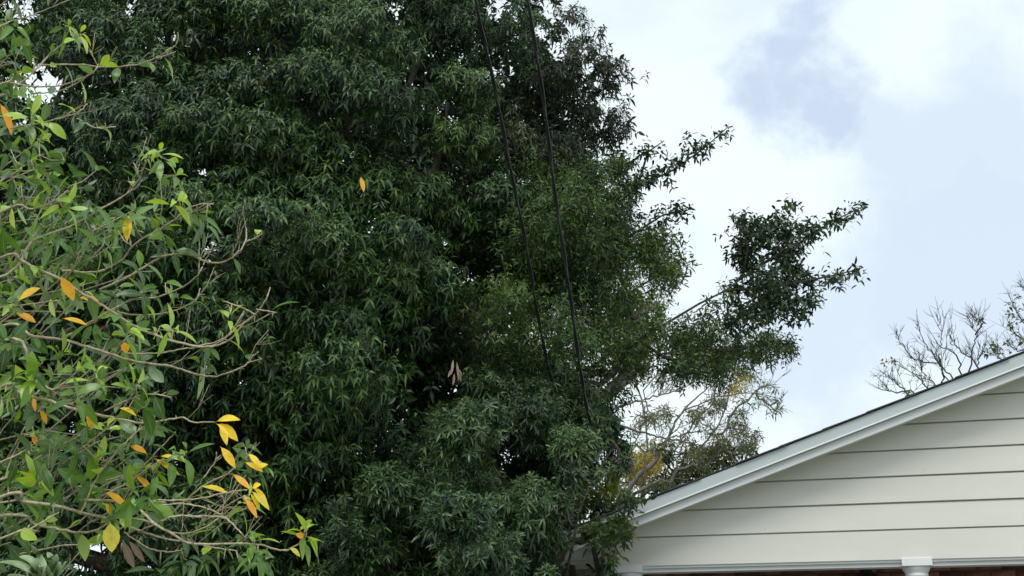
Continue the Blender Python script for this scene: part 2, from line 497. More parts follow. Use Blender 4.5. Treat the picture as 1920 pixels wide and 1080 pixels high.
def emit_leaves(root, leaves, tp, mat, nparts, variants=6, fold=0.25, stuff_name="foliage", minparts_px=0, partname="leaf"):
    """The nparts leaves that show largest become parts of their own; the rest one mass."""
    if nparts:
        x, y, f = proj(leaves['base'])
        infr = (x > 5) & (x < 1915) & (y > 5) & (y < 1075) & (f > 0.3)
        size = np.where(infr, leaves['L'] / f, 0)
        order = np.argsort(-size)[:nparts]
        m = np.zeros(len(x), bool); m[order] = True
        parts, rest = sel(leaves, m), sel(leaves, ~m)
        mean_r = float((parts['W'] / parts['L']).mean())
        q = np.quantile(parts['tint'], np.linspace(0.05, 0.95, variants))
        meshes = []
        for i in range(variants):
            mb = MB()
            dr = np.array([0.25 + 0.12 * (i % 4)])
            add_leaves(mb, tp, np.zeros((1, 3)), np.array([[0, 1.0, 0]]), np.array([[0, 0, 1.0]]), np.ones(1), np.array([mean_r]), dr * 0.0 + dr, np.array([q[i]]), fold)
            me = mb.mesh(partname, mat)
            meshes.append(me)
        idx = np.clip(np.searchsorted(q, parts['tint']), 0, variants - 1)
        for j in range(len(idx)):
            d = Vector(parts['d'][j]); u = Vector(parts['up'][j]); s_ = d.cross(u)
            Lv = float(parts['L'][j]); wr = float(parts['W'][j] / (parts['L'][j] * mean_r)) * Lv
            mt = Matrix((s_ * wr, d * Lv, u * Lv)).transposed().to_4x4()
            mt.translation = Vector(parts['base'][j]) - root.location
            o = bpy.data.objects.new(partname, meshes[idx[j]])
            COL.objects.link(o); o.parent = root; o.matrix_local = mt
    else:
        rest = leaves
    if len(rest['base']):
        mb = MB()
        add_leaves(mb, tp, rest['base'] - np.array(root.location), rest['d'], rest['up'], rest['L'], rest['W'], rest['droop'], rest['tint'], fold)
        o = mb.build(stuff_name, mat, root, smooth=True)
        o["kind"] = "stuff"
        return o


def skeleton(mb, base, trunk_top, targets, r0, root_loc, rpow=2.0, wig=0.12, seg=6, minr=0.006, trunk_seg=10):
    """Trunk and limbs that reach every target, each joined to the nearest wood nearer the root."""
    base = np.array(base, float); top = np.array(trunk_top, float)
    nodes_ = [base + (top - base) * t + rng.normal(0, wig * 0.3, 3) * (t > 0) for t in np.linspace(0, 1, 6)]
    par = [-1] + list(range(5))
    order = np.argsort(np.linalg.norm(targets - top, axis=1))
    for i in order:
        T = targets[i]
        Nn = np.array(nodes_)
        dist = np.linalg.norm(Nn - T, axis=1) + 0.25 * np.linalg.norm(Nn - top, axis=1)
        dist[:4] += 5
        j = int(np.argmin(dist))
        A = Nn[j]; gap = np.linalg.norm(T - A)
        k = max(2, int(gap / 0.35))
        sag = rng.normal(0, wig, 3) * gap
        prev = j
        for t in np.linspace(0, 1, k + 1)[1:]:
            nodes_.append(A + (T - A) * t + sag * math.sin(math.pi * t) + np.array([0, 0, -0.06 * gap * math.sin(math.pi * t)]))
            par.append(prev); prev = len(nodes_) - 1
    n = len(nodes_); load = np.zeros(n)
    kids = [[] for _ in range(n)]
    for i in range(n - 1, 0, -1):
        if not kids[i]:
            load[i] = 1
        load[par[i]] += load[i]; kids[par[i]].append(i)
    rad = r0 * (load / load[0]) ** (1 / rpow)
    rad = np.maximum(rad, minr)
    Nn = np.array(nodes_) - np.array(root_loc)
    done = set()
    for i in range(1, n):
        if i in done:
            continue
        ch = [par[i], i]; done.add(i)
        while kids[ch[-1]]:
            nx = max(kids[ch[-1]], key=lambda q: load[q])
            if nx in done:
                break
            ch.append(nx); done.add(nx)
        rr = rad[ch].copy(); rr[0] = rr[1]
        mb.tube(Nn[ch], rr, trunk_seg if rr.max() > 0.05 else seg)


# ------------------------------------------------------------------ ground
g = MB()
g.poly([(-900, -900, 0), (900, -900, 0), (900, 900, 0), (-900, 900, 0)], [(0, 1, 2, 3)])
go = g.build("ground", M['grass']); go["kind"] = "structure"

dw = MB()
dw.poly([(-1.5, 1.5, 0.004), (9, 0, 0.004), (9.5, 7.6, 0.004), (0.6, 7.9, 0.004)], [(0, 1, 2, 3)])
do = dw.build("bounce_slab", M['concrete'], None); do["kind"] = "structure"  # unseen slab, added to bounce light up into the porch

# ------------------------------------------------------------------ house
RW = math.radians(13.6)
P0 = at(1157, 1055, 8.6)
house = thing("house", "cream sided gable house with white rake trim and brick porch", "house", (P0[0], P0[1], 0), -RW)
HM = house.matrix_basis.copy()
HR = Matrix.Translation(house.location) @ Matrix.Rotation(-RW, 4, 'Z')


def hl(x, y, z):
    return np.array(HR @ Vector((x, y, z)))


SL, APEX, ZB = 0.345, 4.6, 2.465
OV = 0.28
W2 = 2 * APEX
DEEP = 9.0


def under(x):          # underside of the roof / top of the gable wall
    xx = x if x <= APEX else W2 - x
    return 2.70 + SL * xx


def x_at(z):
    return (z - 2.70) / SL


# backing wall of the gable
mb = MB()
mb.prism([(0.0, ZB + 0.03), (W2, ZB + 0.03), (W2, 2.69), (APEX, under(APEX) - 0.01), (0, 2.69)], 0.0, 0.14)
mb.build("gable_wall", M['siding'], house)
# siding boards
lines = [ZB, 2.683]
while lines[-1] + 0.193 < under(APEX):
    lines.append(lines[-1] + 0.193)
GAP = 0.011
for i, z0 in enumerate(lines):
    z1 = (lines[i + 1] if i + 1 < len(lines) else under(APEX) - 0.02) - GAP
    xa0 = max(0.0, x_at(z0)); xa1 = max(0.0, x_at(z1))
    if i == 0:
        xa0 = xa1 = -0.02
    b0, b1 = W2 - xa0, W2 - xa1
    if b1 - xa1 < 0.1:
        continue
    # boards run in lengths; joints stand at different places
    if i == 0:
        cuts = [xa0, b0]
    else:
        j = (i * 1.37) % 2.1 + 3.2
        cuts = [xa0, j, b0] if b0 - j > 0.6 and j - xa0 > 0.6 else [xa0, b0]
    for c in range(len(cuts) - 1):
        l0 = xa0 if c == 0 else cuts[c] + 0.0015
        l1 = xa1 if c == 0 else cuts[c] + 0.0015
        r0 = b0 if c == len(cuts) - 2 else cuts[c + 1] - 0.0015
        r1 = b1 if c == len(cuts) - 2 else cuts[c + 1] - 0.0015
        mb = MB()
        f0, f1 = (-0.026, -0.024) if i == 0 else (-0.030, -0.020)   # lapped: foot stands proud of the head
        jig = rng.normal(0, 0.0012)
        v = [(l0, f0 + jig, z0), (r0, f0 + jig, z0), (r1, f1 + jig, z1), (l1, f1 + jig, z1),
             (l0, -0.002, z0), (r0, -0.002, z0), (r1, -0.002, z1), (l1, -0.002, z1)]
        mb.poly(v, [(0, 1, 2, 3), (5, 4, 7, 6), (0, 4, 5, 1), (3, 2, 6, 7), (0, 3, 7, 4), (1, 5, 6, 2)])
        mb.build("frieze_board" if i == 0 else "siding_board", M['siding'], house, bevel=0.002)
# beam under the frieze
mb = MB(); mb.box(0.0, W2, -0.012, 0.16, ZB - 0.018, ZB + 0.028); mb.build("beam_trim", M['trim'], house, bevel=0.003)
mb = MB(); mb.box(0.005, W2 - 0.005, 0.01, 0.15, ZB - 0.045, ZB - 0.0185); mb.build("beam", M['trim'], house)


# rake boards, left and right: lower fascia, upper drip board standing proud
def rake(name, zlo, zhi, y0, y1, mat, x0=-0.30, bev=0.003):
    for side in (0, 1):
        mb = MB()
        pts = [(x0, zlo + SL * x0), (APEX, zlo + SL * APEX), (APEX, zhi + SL * APEX), (x0, zhi + SL * x0)]
        if side:
            pts = [(W2 - x, z) for x, z in pts][::-1]
        mb.prism(pts, y0, y1)
        mb.build(name, mat, house, bevel=bev)


rake("fascia_board", 2.660, 2.724, -OV, -OV + 0.022, M['trim'])
rake("drip_board", 2.726, 2.815, -OV - 0.026, -OV + 0.02, M['drip'])
rake("drip_lip", 2.721, 2.733, -OV - 0.036, -OV - 0.0265, M['white'], bev=0.002)
# soffit under the rake overhang and the roof deck
for side in (0, 1):
    mb = MB()
    pts = [(-0.28, 2.690 - SL * 0.28), (APEX - 0.002, 2.690 + SL * APEX), (APEX - 0.002, 2.700 + SL * APEX), (-0.28, 2.700 - SL * 0.28)]
    if side:
        pts = [(W2 - x, z) for x, z in pts][::-1]
    mb.prism(pts, -OV + 0.023, -0.001)
    mb.build("soffit", M['siding'], house)
    mb = MB()
    pts = [(-0.30, 2.702 - SL * 0.30), (APEX - 0.002, 2.702 + SL * APEX), (APEX - 0.002, 2.8145 + SL * APEX), (-0.30, 2.8145 - SL * 0.30)]
    if side:
        pts = [(W2 - x, z) for x, z in pts][::-1]
    mb.prism(pts, -OV + 0.0205, DEEP + 0.2)
    mb.build("roof_deck", M['trim'], house)
# shingle courses lapped up the slope, each a slab with its butt edge showing along the rake
CR = 0.32
ncour = int((APEX + 0.33) / CR) + 1
for side in (0, 1):
    for k in range(ncour):
        xa = -0.33 + k * CR; xb = min(xa + CR + 0.06, APEX + 0.02)
        th = 0.008
        lift = 0.009
        jit = rng.uniform(-0.012, 0.012)
        za = 2.817 + SL * xa + lift * 0.75; zb = 2.817 + SL * xb + 0.001
        pts = [(xa, za), (xb, zb), (xb, zb + th), (xa, za + th)]
        if side:
            pts = [(W2 - x, z + 0.0012) for x, z in pts][::-1]
        mb = MB(); mb.prism(pts, -OV - 0.045 + jit, DEEP + 0.22)
        mb.build("shingle_course", M['shingle'], house)

# porch: ceiling, brick back wall with its bricks, house body behind
PB = 1.6
mb = MB(); mb.box(0.05, W2 - 0.05, 0.16, PB + 0.1, 2.68, 2.70); mb.build("porch_ceiling", M['trim'], house)
mb = MB(); mb.box(0.0, W2, PB, PB + 0.2, 0, 2.679)
bw = mb.build("brick_wall", M['mortar'], house)
brick_meshes = []
for k in range(6):
    mb = MB(); e = 0.0945 + 0.0015 * (k % 3)
    mb.box(-e, e, -0.011 - 0.002 * (k % 4), 0.0, -0.029, 0.029)
    mt = M['brick'].copy() if k else M['brick']
    if k:
        for nd in mt.node_tree.nodes:
            if nd.type == 'VALTORGB':
                f = (0.75, 0.55, 1.25, 0.9, 0.4)[k - 1]
                for el in nd.color_ramp.elements:
                    c = el.color; el.color = (c[0] * f, c[1] * f * 1.05, c[2] * f * 1.1, 1)
    brick_meshes.append(mb.mesh("brick", mt))
nb = 0
for r in range(4):
    z = 2.425 + r * 0.068
    for c in range(46):
        x = 0.11 + c * 0.2 + (0.1 if r % 2 else 0)
        if x > 6.4 or nb >= 290:
            break
        b = bpy.data.objects.new("brick", brick_meshes[int(rng.integers(0, 6))])
        b.location = (x, PB - 0.0003, z); b.rotation_euler = (0, rng.normal(0, 0.004), rng.normal(0, 0.004))
        COL.objects.link(b); b.parent = bw; nb += 1
mb = MB()
mb.box(0.0, 0.2, PB + 0.2, DEEP, 0, 2.62); mb.box(W2 - 0.2, W2, PB + 0.2, DEEP, 0, 2.62); mb.box(0.2, W2 - 0.2, DEEP - 0.2, DEEP, 0, 2.62)
mb.build("side_wall", M['stucco'], house)
mb = MB(); mb.box(-0.3, W2 + 0.3, -0.35, DEEP + 0.3, 0.02, 0.16); mb.build("porch_slab", M['stucco'], house)


# porch columns
def column(cx):
    cy = 0.07
    mb = MB(); mb.lathe([(0.078, 0.28), (0.076, 1.2), (0.064, 2.30)], cx, cy)
    col = mb.build("porch_column", M['white'], house, smooth=False)
    mb = MB(); mb.box(cx - 0.104, cx + 0.104, cy - 0.110, cy + 0.104, ZB - 0.046, ZB + 0.010)
    mb.build("abacus", M['white'], col, bevel=0.003)
    mb = MB()
    mb.lathe([(0.066, 2.30), (0.0765, 2.302), (0.078, 2.312), (0.0745, 2.322), (0.072, 2.326), (0.072, 2.342), (0.0785, 2.352), (0.081, 2.361), (0.078, 2.369),
              (0.077, 2.372), (0.083, 2.383), (0.093, 2.398), (0.098, 2.41), (0.099, 2.4185)], cx, cy)
    mb.build("capital", M['white'], col)
    mb = MB(); mb.box(cx - 0.12, cx + 0.12, cy - 0.12, cy + 0.12, 0.161, 0.21); mb.lathe([(0.105, 0.2105), (0.11, 0.235), (0.09, 0.279)], cx, cy)
    mb.build("column_base", M['white'], col)


for cx in (0.085, 2.165, 4.6, 7.0, W2 - 0.085):
    column(cx)

# low wing set back to the left of the porch
mb = MB(); mb.box(-3.2, -0.02, 0.92, 0.95, 2.625, 2.835); mb.build("wing_fascia", M['trim'], house, bevel=0.004)
mb = MB(); mb.box(-3.2, -0.02, 0.90, 0.919, 2.80, 2.85); mb.build("wing_drip_board", M['drip'], house, bevel=0.003)
mb = MB(); mb.box(-3.22, -0.02, 0.951, 6.0, 2.78, 2.86); mb.build("wing_roof", M['shingle'], house)
mb = MB(); mb.box(-3.1, -0.02, 0.951, 1.5, 2.60, 2.624); mb.build("wing_soffit", M['siding'], house)
mb = MB(); mb.box(-3.1, -0.02, 1.45, 1.6, 0, 2.599); ww = mb.build("wing_wall", M['stucco'], house)
mb = MB(); mb.box(-0.62, -0.30, 1.43, 1.449, 1.2, 2.50); wn = mb.build("window_frame", M['trim'], house, bevel=0.004)
mb = MB(); mb.box(-0.59, -0.33, 1.424, 1.4295, 1.24, 2.46); mb.build("pane", M['window'], wn)

# lantern hung on the brick under the porch
lp = hl(1.915, PB - 0.16, 0)
lantern = thing("porch_lantern", "black wall lantern with domed cap on the brick wall, left of the column", "lantern", tuple(lp), -RW)
mb = MB(); mb.lathe([(0.012, 2.555), (0.016, 2.545), (0.012, 2.535), (0.03, 2.53), (0.055, 2.515), (0.075, 2.49), (0.09, 2.455), (0.092, 2.44)][::-1], 0, 0, 20); mb.build("cap", M['black'], lantern, smooth=True)
mb = MB()
for k in range(6):
    a = k * math.pi / 3
    mb.tube([(0.075 * math.cos(a), 0.075 * math.sin(a), 2.441), (0.05 * math.cos(a), 0.05 * math.sin(a), 2.20)], 0.006, 5)
mb.lathe([(0.02, 2.16), (0.055, 2.18), (0.056, 2.20)], 0, 0, 12)
mb.build("cage", M['black'], lantern)
mb = MB(); mb.lathe([(0.045, 2.205), (0.068, 2.437)], 0, 0, 12); mb.build("glass", M['glass'], lantern, smooth=True)
mb = MB(); mb.tube([(0, 0.0, 2.552), (0, 0.02, 2.60), (0, 0.07, 2.62), (0, 0.12, 2.58), (0, 0.143, 2.50)], 0.008, 6); mb.box(-0.05, 0.05, 0.135, 0.148, 2.38, 2.56)
mb.build("bracket", M['black'], lantern)

# ------------------------------------------------------------------ the big dark tree (left and top)
GAPS = [(40, 20, 45), (60, 150, 55), (95, 165, 40), (40, 235, 25), (380, 320, 18), (392, 470, 32), (430, 430, 22), (118, 815, 32), (160, 1050, 46), (185, 1015, 26),
        (290, 1045, 30), (250, 10, 20), (740, 20, 26), (690, 70, 12), (930, 12, 28), (960, 130, 16), (1045, 95, 24), (1010, 60, 22), (1075, 60, 18), (1100, 130, 18), (1130, 190, 14),
        (500, 555, 14), (625, 220, 12), (700, 385, 10), (1000, 165, 12), (1060, 215, 14), (520, 535, 8), (330, 60, 10), (160, 40, 14), (1030, 20, 16)]


def bound_a(y):
    return np.interp(y, [-500, 0, 60, 100, 160, 230, 300, 340, 400, 450, 560, 700, 800, 1000, 1100], [965, 1060, 1098, 1122, 1160, 1165, 1130, 1060, 960, 890, 830, 740, 690, 640, 600])


troot = thing("broadleaf_tree", "huge dark evergreen tree with glossy drooping leaves filling the left and top", "tree", (-1.9, 10.6, 0))
cl = []
pts = []
tries = 0
while len(pts) < 520 and tries < 16000:
    tries += 1
    x, y = rng.uniform(-560, 1140), rng.uniform(-470, 1150)
    if x > bound_a(y) - 40:
        continue
    dmin = 84 if y > -60 else 115
    if any((x - a) ** 2 + (y - b) ** 2 < dmin ** 2 for a, b in pts):
        continue
    pts.append((x, y))
front = []
for (x, y) in pts:
    Y = 7.3 + 1.9 * ((x - 430) / 640) ** 2 + 0.9 * ((y - 560) / 650) ** 2 + rng.normal(0, 0.28)
    Rr = rng.uniform(0.30, 0.50) * (1.25 if y < -60 else 1)
    front.append((at(x, y, Y), Rr, x, y))
CEN = at(430, 420, 10.6)
allv = []
for (C, Rr, x, y) in front:
    out = np.array([C[0] - CEN[0], (C[1] - CEN[1]) * 1.2, (C[2] - CEN[2]) * 0.7])
    nS = int(530 * Rr ** 1.5)
    if y < -80 or y > 1100 or x < -100:
        nS = int(nS * 0.55)
    p, ax = clump_shoots(C, Rr, nS, out, flat=rng.uniform(0.5, 0.85))
    lo_ = rng.random(len(p)) < 0.13      # stray shoots that blur the clump's edge
    p[lo_] = C + np.clip(rng.normal(0, 0.62, (lo_.sum(), 3)), -1.3, 1.3) * Rr
    ax[lo_] = unit(ax[lo_] + rng.normal(0, 0.6, (lo_.sum(), 3)))
    allv.append(shoot_leaves(p, ax, 11, 0.080, 0.122, droop=(0.4, 1.15), step=0.085, tint=(0.10, 0.82), tb=rng.normal(rng.normal(0, 0.13), 0.08, len(p))))  # tip leaves lighter, lower ones darker: shade of the hollows put into tint
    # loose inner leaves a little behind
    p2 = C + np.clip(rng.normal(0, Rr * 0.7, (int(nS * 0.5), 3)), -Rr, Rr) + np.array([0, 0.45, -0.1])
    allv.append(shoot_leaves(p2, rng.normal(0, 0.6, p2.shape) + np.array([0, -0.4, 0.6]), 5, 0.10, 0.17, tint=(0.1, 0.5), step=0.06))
A = prune(cat(*allv), GAPS)
rd = rng.random(len(A['tint'])) < 0.0022
A['tint'][rd] = rng.uniform(0.965, 1.0, rd.sum())
ax_, ay_, _f = proj(A['base'])
warm = (ax_ > 985 + 60 * np.sin(ay_ / 50.0)) & (ay_ < 300) & (rng.random(len(ax_)) < 0.7)
warmA = sel(A, warm)
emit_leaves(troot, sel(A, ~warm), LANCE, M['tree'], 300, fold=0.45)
emit_leaves(troot, warmA, LANCE, M['treewarm'], 0, fold=0.45, stuff_name="brownish_foliage")
# the far side and the inside of the crown
back = []
tg2 = []
for _ in range(950):
    x = rng.uniform(-560, 1130); y = rng.uniform(-470, 1120)
    if x > bound_a(y) - 70 + (170 if 420 < y < 900 else 20):
        continue
    Y = rng.uniform(9.2, 13.0)
    C = at(x * 0.9 + 40, y, Y)
    Rr = rng.uniform(0.45, 0.75); tg2.append(C)
    p, ax = clump_shoots(C, Rr, 46, C - CEN)
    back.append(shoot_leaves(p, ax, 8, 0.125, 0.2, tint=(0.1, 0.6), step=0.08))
for (x, y) in [(780, 600), (820, 640), (870, 690), (790, 700), (840, 740), (900, 740), (760, 660), (740, 740), (930, 690), (960, 760), (800, 800), (720, 620), (860, 600), (700, 690)]:
    C = at(x, y, rng.uniform(8.9, 9.8)); p, ax = clump_shoots(C, 0.4, 70, np.array([0.2, -0.8, 0.3]))
    back.append(shoot_leaves(p, ax, 8, 0.11, 0.16, tint=(0.1, 0.7), step=0.08))
Bk = prune(cat(*back), GAPS + [(1125, 925, 45)], 0.93)
Bk['W'] *= 1.25
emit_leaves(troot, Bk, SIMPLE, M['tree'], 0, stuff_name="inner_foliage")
mb = MB()
skeleton(mb, (-1.9, 10.6, 0), (-1.9, 10.4, 2.2), np.array([f[0] + (CEN - f[0]) * 0.06 for f in front] + tg2[::6]), 0.15, troot.location)
mb.build("trunk", M['bark'], troot, smooth=True)


def single_leaf(root, base, tip, face, w, tint, mat, droop=0.15, label=None, tp=BROAD, fold=0.2, name="leaf"):
    base = np.asarray(base, float); tip = np.asarray(tip, float)
    d = tip - base; Ln = np.linalg.norm(d); d = d / Ln
    up = np.asarray(face, float); up = up - d * (up @ d); up /= np.linalg.norm(up)
    mb = MB()
    add_leaves(mb, tp, np.zeros((1, 3)), d[None], up[None], np.array([Ln]), np.array([w]), np.array([droop]), np.array([tint]), fold)
    o = mb.build(name, mat, root, smooth=True)
    o.location = Vector(base) - root.location
    if label:
        o["label"] = label
    return o


# one orange leaf and a pale dead spray caught in the dark crown
single_leaf(troot, at(676, 330, 6.75), at(683, 357, 6.72), (0.3, -1, 0.2), 0.017, 0.3, M['yellow'], label="single orange leaf")
for (a, b, c, d_) in [(850, 672, 847, 700), (856, 676, 861, 712), (848, 690, 840, 706), (858, 690, 868, 704), (852, 698, 850, 722), (862, 696, 864, 716)]:
    single_leaf(troot, at(a, b, 7.7 + rng.uniform(-.06, .06)), at(c, d_, 7.7), (rng.normal(0, .8), -1, rng.normal(.3, .6)), 0.010, 0.95, M['brownleaf'], label="pale dead leaf")

# ------------------------------------------------------------------ slender-leaved tree on the right
sroot = thing("slender_leaved_tree", "looser green tree with small slender leaves and long limbs reaching right over the gable", "tree", (0.9, 10.2, 0))
body = [(1000, 380, 90), (1080, 400, 75), (1140, 470, 62), (1215, 470, 52), (1255, 505, 36), (1100, 520, 85), (1020, 500, 80), (1175, 555, 55), (1200, 640, 46), (950, 580, 80),
        (1050, 620, 85), (1125, 640, 62), (900, 650, 70), (980, 690, 80), (1080, 710, 70), (1150, 700, 40), (870, 570, 60), (1240, 610, 38), (1290, 640, 42), (1335, 655, 36),
        (1385, 655, 42), (1435, 645, 38), (1480, 648, 22), (1290, 685, 38), (1350, 692, 30), (1000, 440, 60), (930, 480, 60), (1150, 380, 38), (1060, 340, 60), (1110, 330, 40), (1160, 430, 40),
        (1190, 350, 20), (1160, 310, 30)]
clus = [(1420, 435, 46), (1400, 480, 38), (1465, 425, 42), (1480, 470, 50), (1525, 430, 28), (1575, 407, 22), (1612, 390, 13), (1440, 525, 48), (1500, 515, 40), (1465, 565, 44),
        (1415, 580, 40), (1525, 555, 24), (1565, 520, 20), (1608, 505, 13), (1392, 408, 15), (1482, 388, 16), (1390, 540, 26), (1545, 470, 16), (1375, 600, 24), (1500, 585, 22)]
armA = [(1190, 345, 16), (1215, 330, 18), (1245, 318, 18), (1275, 300, 17), (1300, 283, 17), (1325, 270, 14), (1348, 252, 11), (1365, 238, 7), (1290, 252, 9), (1210, 280, 18), (1240, 268, 9), (1180, 300, 16), (1180, 390, 16), (1255, 340, 9), (1190, 370, 14)]
armB = [(1210, 410, 15), (1240, 398, 18), (1270, 388, 16), (1292, 390, 9), (1250, 415, 14), (1215, 440, 14), (1275, 402, 12)]
SS = []
tgt = []


def px2m(px, Y):
    return px * Y / FPX * 1.03


def spray(lst, Yf, dens, L0, ratio, nl, outdir, store, tintr=(0.15, 0.8), rnd=0.3, layers=1, targets=None, flat=0.8, step=0.07, soft=0.0, nz=0.55):
    for (x, y, r) in lst:
        for ly in range(layers):
            Y = Yf(x, y) + rng.normal(0, rnd) + ly * 0.8
            C = at(x, y, Y); Rr = px2m(r, Y)
            if ly == 0 and targets is not None:
                targets.append(C)
            n = max(3, int(dens * (r / 40.0) ** 2))
            if rng.random() < soft:
                g_ = rng.normal(0, 0.52, (n, 3))
                g_ /= np.maximum(1.0, np.linalg.norm(g_, axis=1, keepdims=True) / 1.25)
                p = C + g_ * Rr * np.array([1.0, 1.1, flat])
                ax = unit(g_ * 0.5 + np.array(outdir, float) * 0.6 + rng.normal(0, nz, (n, 3)))
            else:
                p, ax = clump_shoots(C, Rr, n, np.array(outdir, float), flat)
            store.append(shoot_leaves(p, ax, nl, L0, ratio, tint=tintr, step=step, tb=rng.normal(rng.normal(0, 0.13), 0.08, len(p))))


def split(lst, n, jr=0.65, rr=0.55):
    o = []
    for (x, y, r) in lst:
        for _ in range(n):
            a = rng.uniform(0, 6.283); q = r * jr * math.sqrt(rng.uniform(0.1, 1))
            o.append((x + q * math.cos(a), y + q * math.sin(a), r * rr * rng.uniform(0.75, 1.25)))
    return o


fb = lambda x, y: 9.0 - 0.4 * (x < 1150) + 0.3 * ((x - 1050) / 300) ** 2 * (x > 1250)
airy = [q for q in body if 540 < q[1] < 715 and q[0] < 1260]
solid = [q for q in body if q not in airy]
spray(solid, fb, 96, 0.064, 0.13, 8, (0.45, -0.4, 0.45), SS, layers=2, targets=None, tintr=(0.2, 0.95), soft=1, step=0.12, flat=0.95)
spray(airy, fb, 58, 0.062, 0.13, 8, (0.45, -0.4, 0.45), SS, layers=1, targets=None, tintr=(0.3, 1.0), rnd=0.45, soft=1, step=0.12, flat=0.95)
tgt += [at(q[0], q[1], fb(q[0], q[1])) for q in body]
mid = [(1250, 460, 40), (1285, 490, 22), (1225, 595, 42), (1270, 650, 36), (1310, 595, 24), (1345, 620, 30), (1245, 540, 26), (1200, 690, 36), (1165, 745, 30), (1230, 430, 26), (1340, 560, 14), (1365, 530, 14), (1250, 690, 30), (1320, 700, 24), (1340, 578, 24), (1372, 550, 22), (1330, 605, 28), (1385, 585, 26), (1290, 615, 30)]
spray(mid, lambda x, y: 9.3, 46, 0.075, 0.13, 6, (0.5, -0.3, 0.5), SS, tintr=(0.3, 1.0), soft=1, step=0.12)
spray([(1165, 985, 22), (1182, 1002, 13), (1150, 1002, 18), (1184, 962, 10), (1120, 990, 20), (1148, 1040, 16), (1190, 940, 9), (1206, 935, 7)], lambda x, y: 8.05, 60, 0.08, 0.14, 7, (0.5, -0.4, 0.1), SS, tintr=(0.5, 1.0), rnd=0.1, soft=1, step=0.12)
SC = []
tgt += [at(q[0], q[1], 9.2) for q in clus]
spray(clus, lambda x, y: 9.2, 26, 0.084, 0.17, 7, (0.4, -0.5, 0.4), SC, rnd=0.15, soft=1, step=0.14)
spray(clus, lambda x, y: 9.2, 46, 0.084, 0.17, 6, (0.4, -0.5, 0.4), SC, rnd=0.22, soft=1, step=0.14)
spray(armA, lambda x, y: 8.8, 66, 0.074, 0.17, 7, (0.6, -0.2, 0.4), SC, rnd=0.1, targets=tgt, soft=0.8, step=0.12)
spray(armB, lambda x, y: 9.0, 50, 0.074, 0.17, 7, (0.6, -0.2, 0.4), SC, rnd=0.12, targets=tgt, soft=0.8, step=0.12)
SGAP = [(1125, 925, 45), (1160, 900, 25), (1290, 550, 26), (1235, 725, 24), (1325, 530, 20), (1525, 470, 12), (1535, 500, 14), (1510, 495, 10), (1300, 600, 10)]
Sl = prune(cat(*SS), SGAP, 0.8)
emit_leaves(sroot, Sl, LANCE2, M['slender'], 150, fold=0.25)
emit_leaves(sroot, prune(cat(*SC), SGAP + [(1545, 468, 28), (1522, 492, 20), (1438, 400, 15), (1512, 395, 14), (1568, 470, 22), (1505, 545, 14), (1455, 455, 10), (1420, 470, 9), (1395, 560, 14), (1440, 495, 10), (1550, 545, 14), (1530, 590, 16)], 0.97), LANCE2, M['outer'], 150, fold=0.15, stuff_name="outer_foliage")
mb = MB()
limbs = [[(1085, 705, 9.2), (1150, 660, 9.1), (1205, 632, 9.1), (1260, 600, 9.1), (1310, 570, 9.15), (1360, 545, 9.2), (1420, 500, 9.2), (1470, 450, 9.25), (1483, 385, 9.3)],
         [(1360, 545, 9.2), (1440, 540, 9.2), (1520, 525, 9.2), (1570, 515, 9.25), (1618, 502, 9.3)],
         [(1420, 500, 9.2), (1500, 455, 9.25), (1560, 415, 9.3), (1618, 388, 9.35)],
         [(1390, 525, 9.2), (1402, 470, 9.15), (1392, 405, 9.1)],
         [(1070, 700, 9.2), (1130, 685, 9.1), (1200, 670, 9.05), (1290, 655, 9.05), (1380, 655, 9.1), (1490, 650, 9.15)],
         [(1100, 450, 9.0), (1150, 390, 8.95), (1195, 350, 8.9), (1260, 320, 8.9), (1320, 278, 8.85), (1366, 237, 8.8)],
         [(1130, 480, 9.0), (1185, 440, 9.0), (1240, 405, 9.0), (1295, 388, 9.0)],
         [(1195, 350, 8.9), (1215, 285, 8.85), (1245, 264, 8.8)],
         [(830, 565, 8.5), (870, 575, 8.5), (900, 592, 8.45), (940, 625, 8.5), (990, 670, 8.7), (1040, 740, 9.0)],
         [(900, 592, 8.45), (960, 600, 8.5), (1030, 605, 8.6)]]
for lb in limbs:
    P = np.array([at(*q) for q in lb]) - np.array(sroot.location)
    r = np.linspace(0.015, 0.004, len(P)) * (0.65 if lb[0][1] == 700 else 1)
    mb.tube(P, r, 6)
ttar = [at(q[0], q[1], q[2]) for lb in limbs[:1] + limbs[4:7] for q in lb[:1]]
skeleton(mb, (0.9, 10.2, 0), tuple(at(1035, 800, 9.6)), np.array(ttar + tgt[:33]), 0.035, sroot.location, minr=0.005, wig=0.08)
mb.build("trunk", M['bark'], sroot, smooth=True)

# ------------------------------------------------------------------ dense narrow-leaved evergreen in the lower middle
lroot = thing("evergreen_shrub", "dense dark evergreen bush with narrow drooping leaves left of the gable's lower end", "bush", (-0.2, 8.9, 0))
lower = [(820, 820, 80), (905, 810, 85), (985, 795, 80), (1060, 795, 75), (1115, 805, 48), (850, 915, 95), (950, 910, 90), (1040, 890, 80), (1100, 890, 48), (765, 890, 90), (705, 970, 90),
         (820, 1020, 95), (930, 1010, 90), (1005, 985, 62), (1060, 955, 45), (1120, 960, 38), (1150, 985, 26), (1110, 1010, 26), (1135, 1050, 26), (1030, 1065, 32), (640, 1040, 90), (740, 1090, 90),
         (860, 1120, 90), (970, 1090, 70), (1150, 830, 30), (1160, 870, 24), (1020, 740, 55), (940, 740, 60), (1080, 750, 45), (1140, 1085, 40), (1170, 950, 20), (1065, 1010, 26)]
SS = []; tgt = []
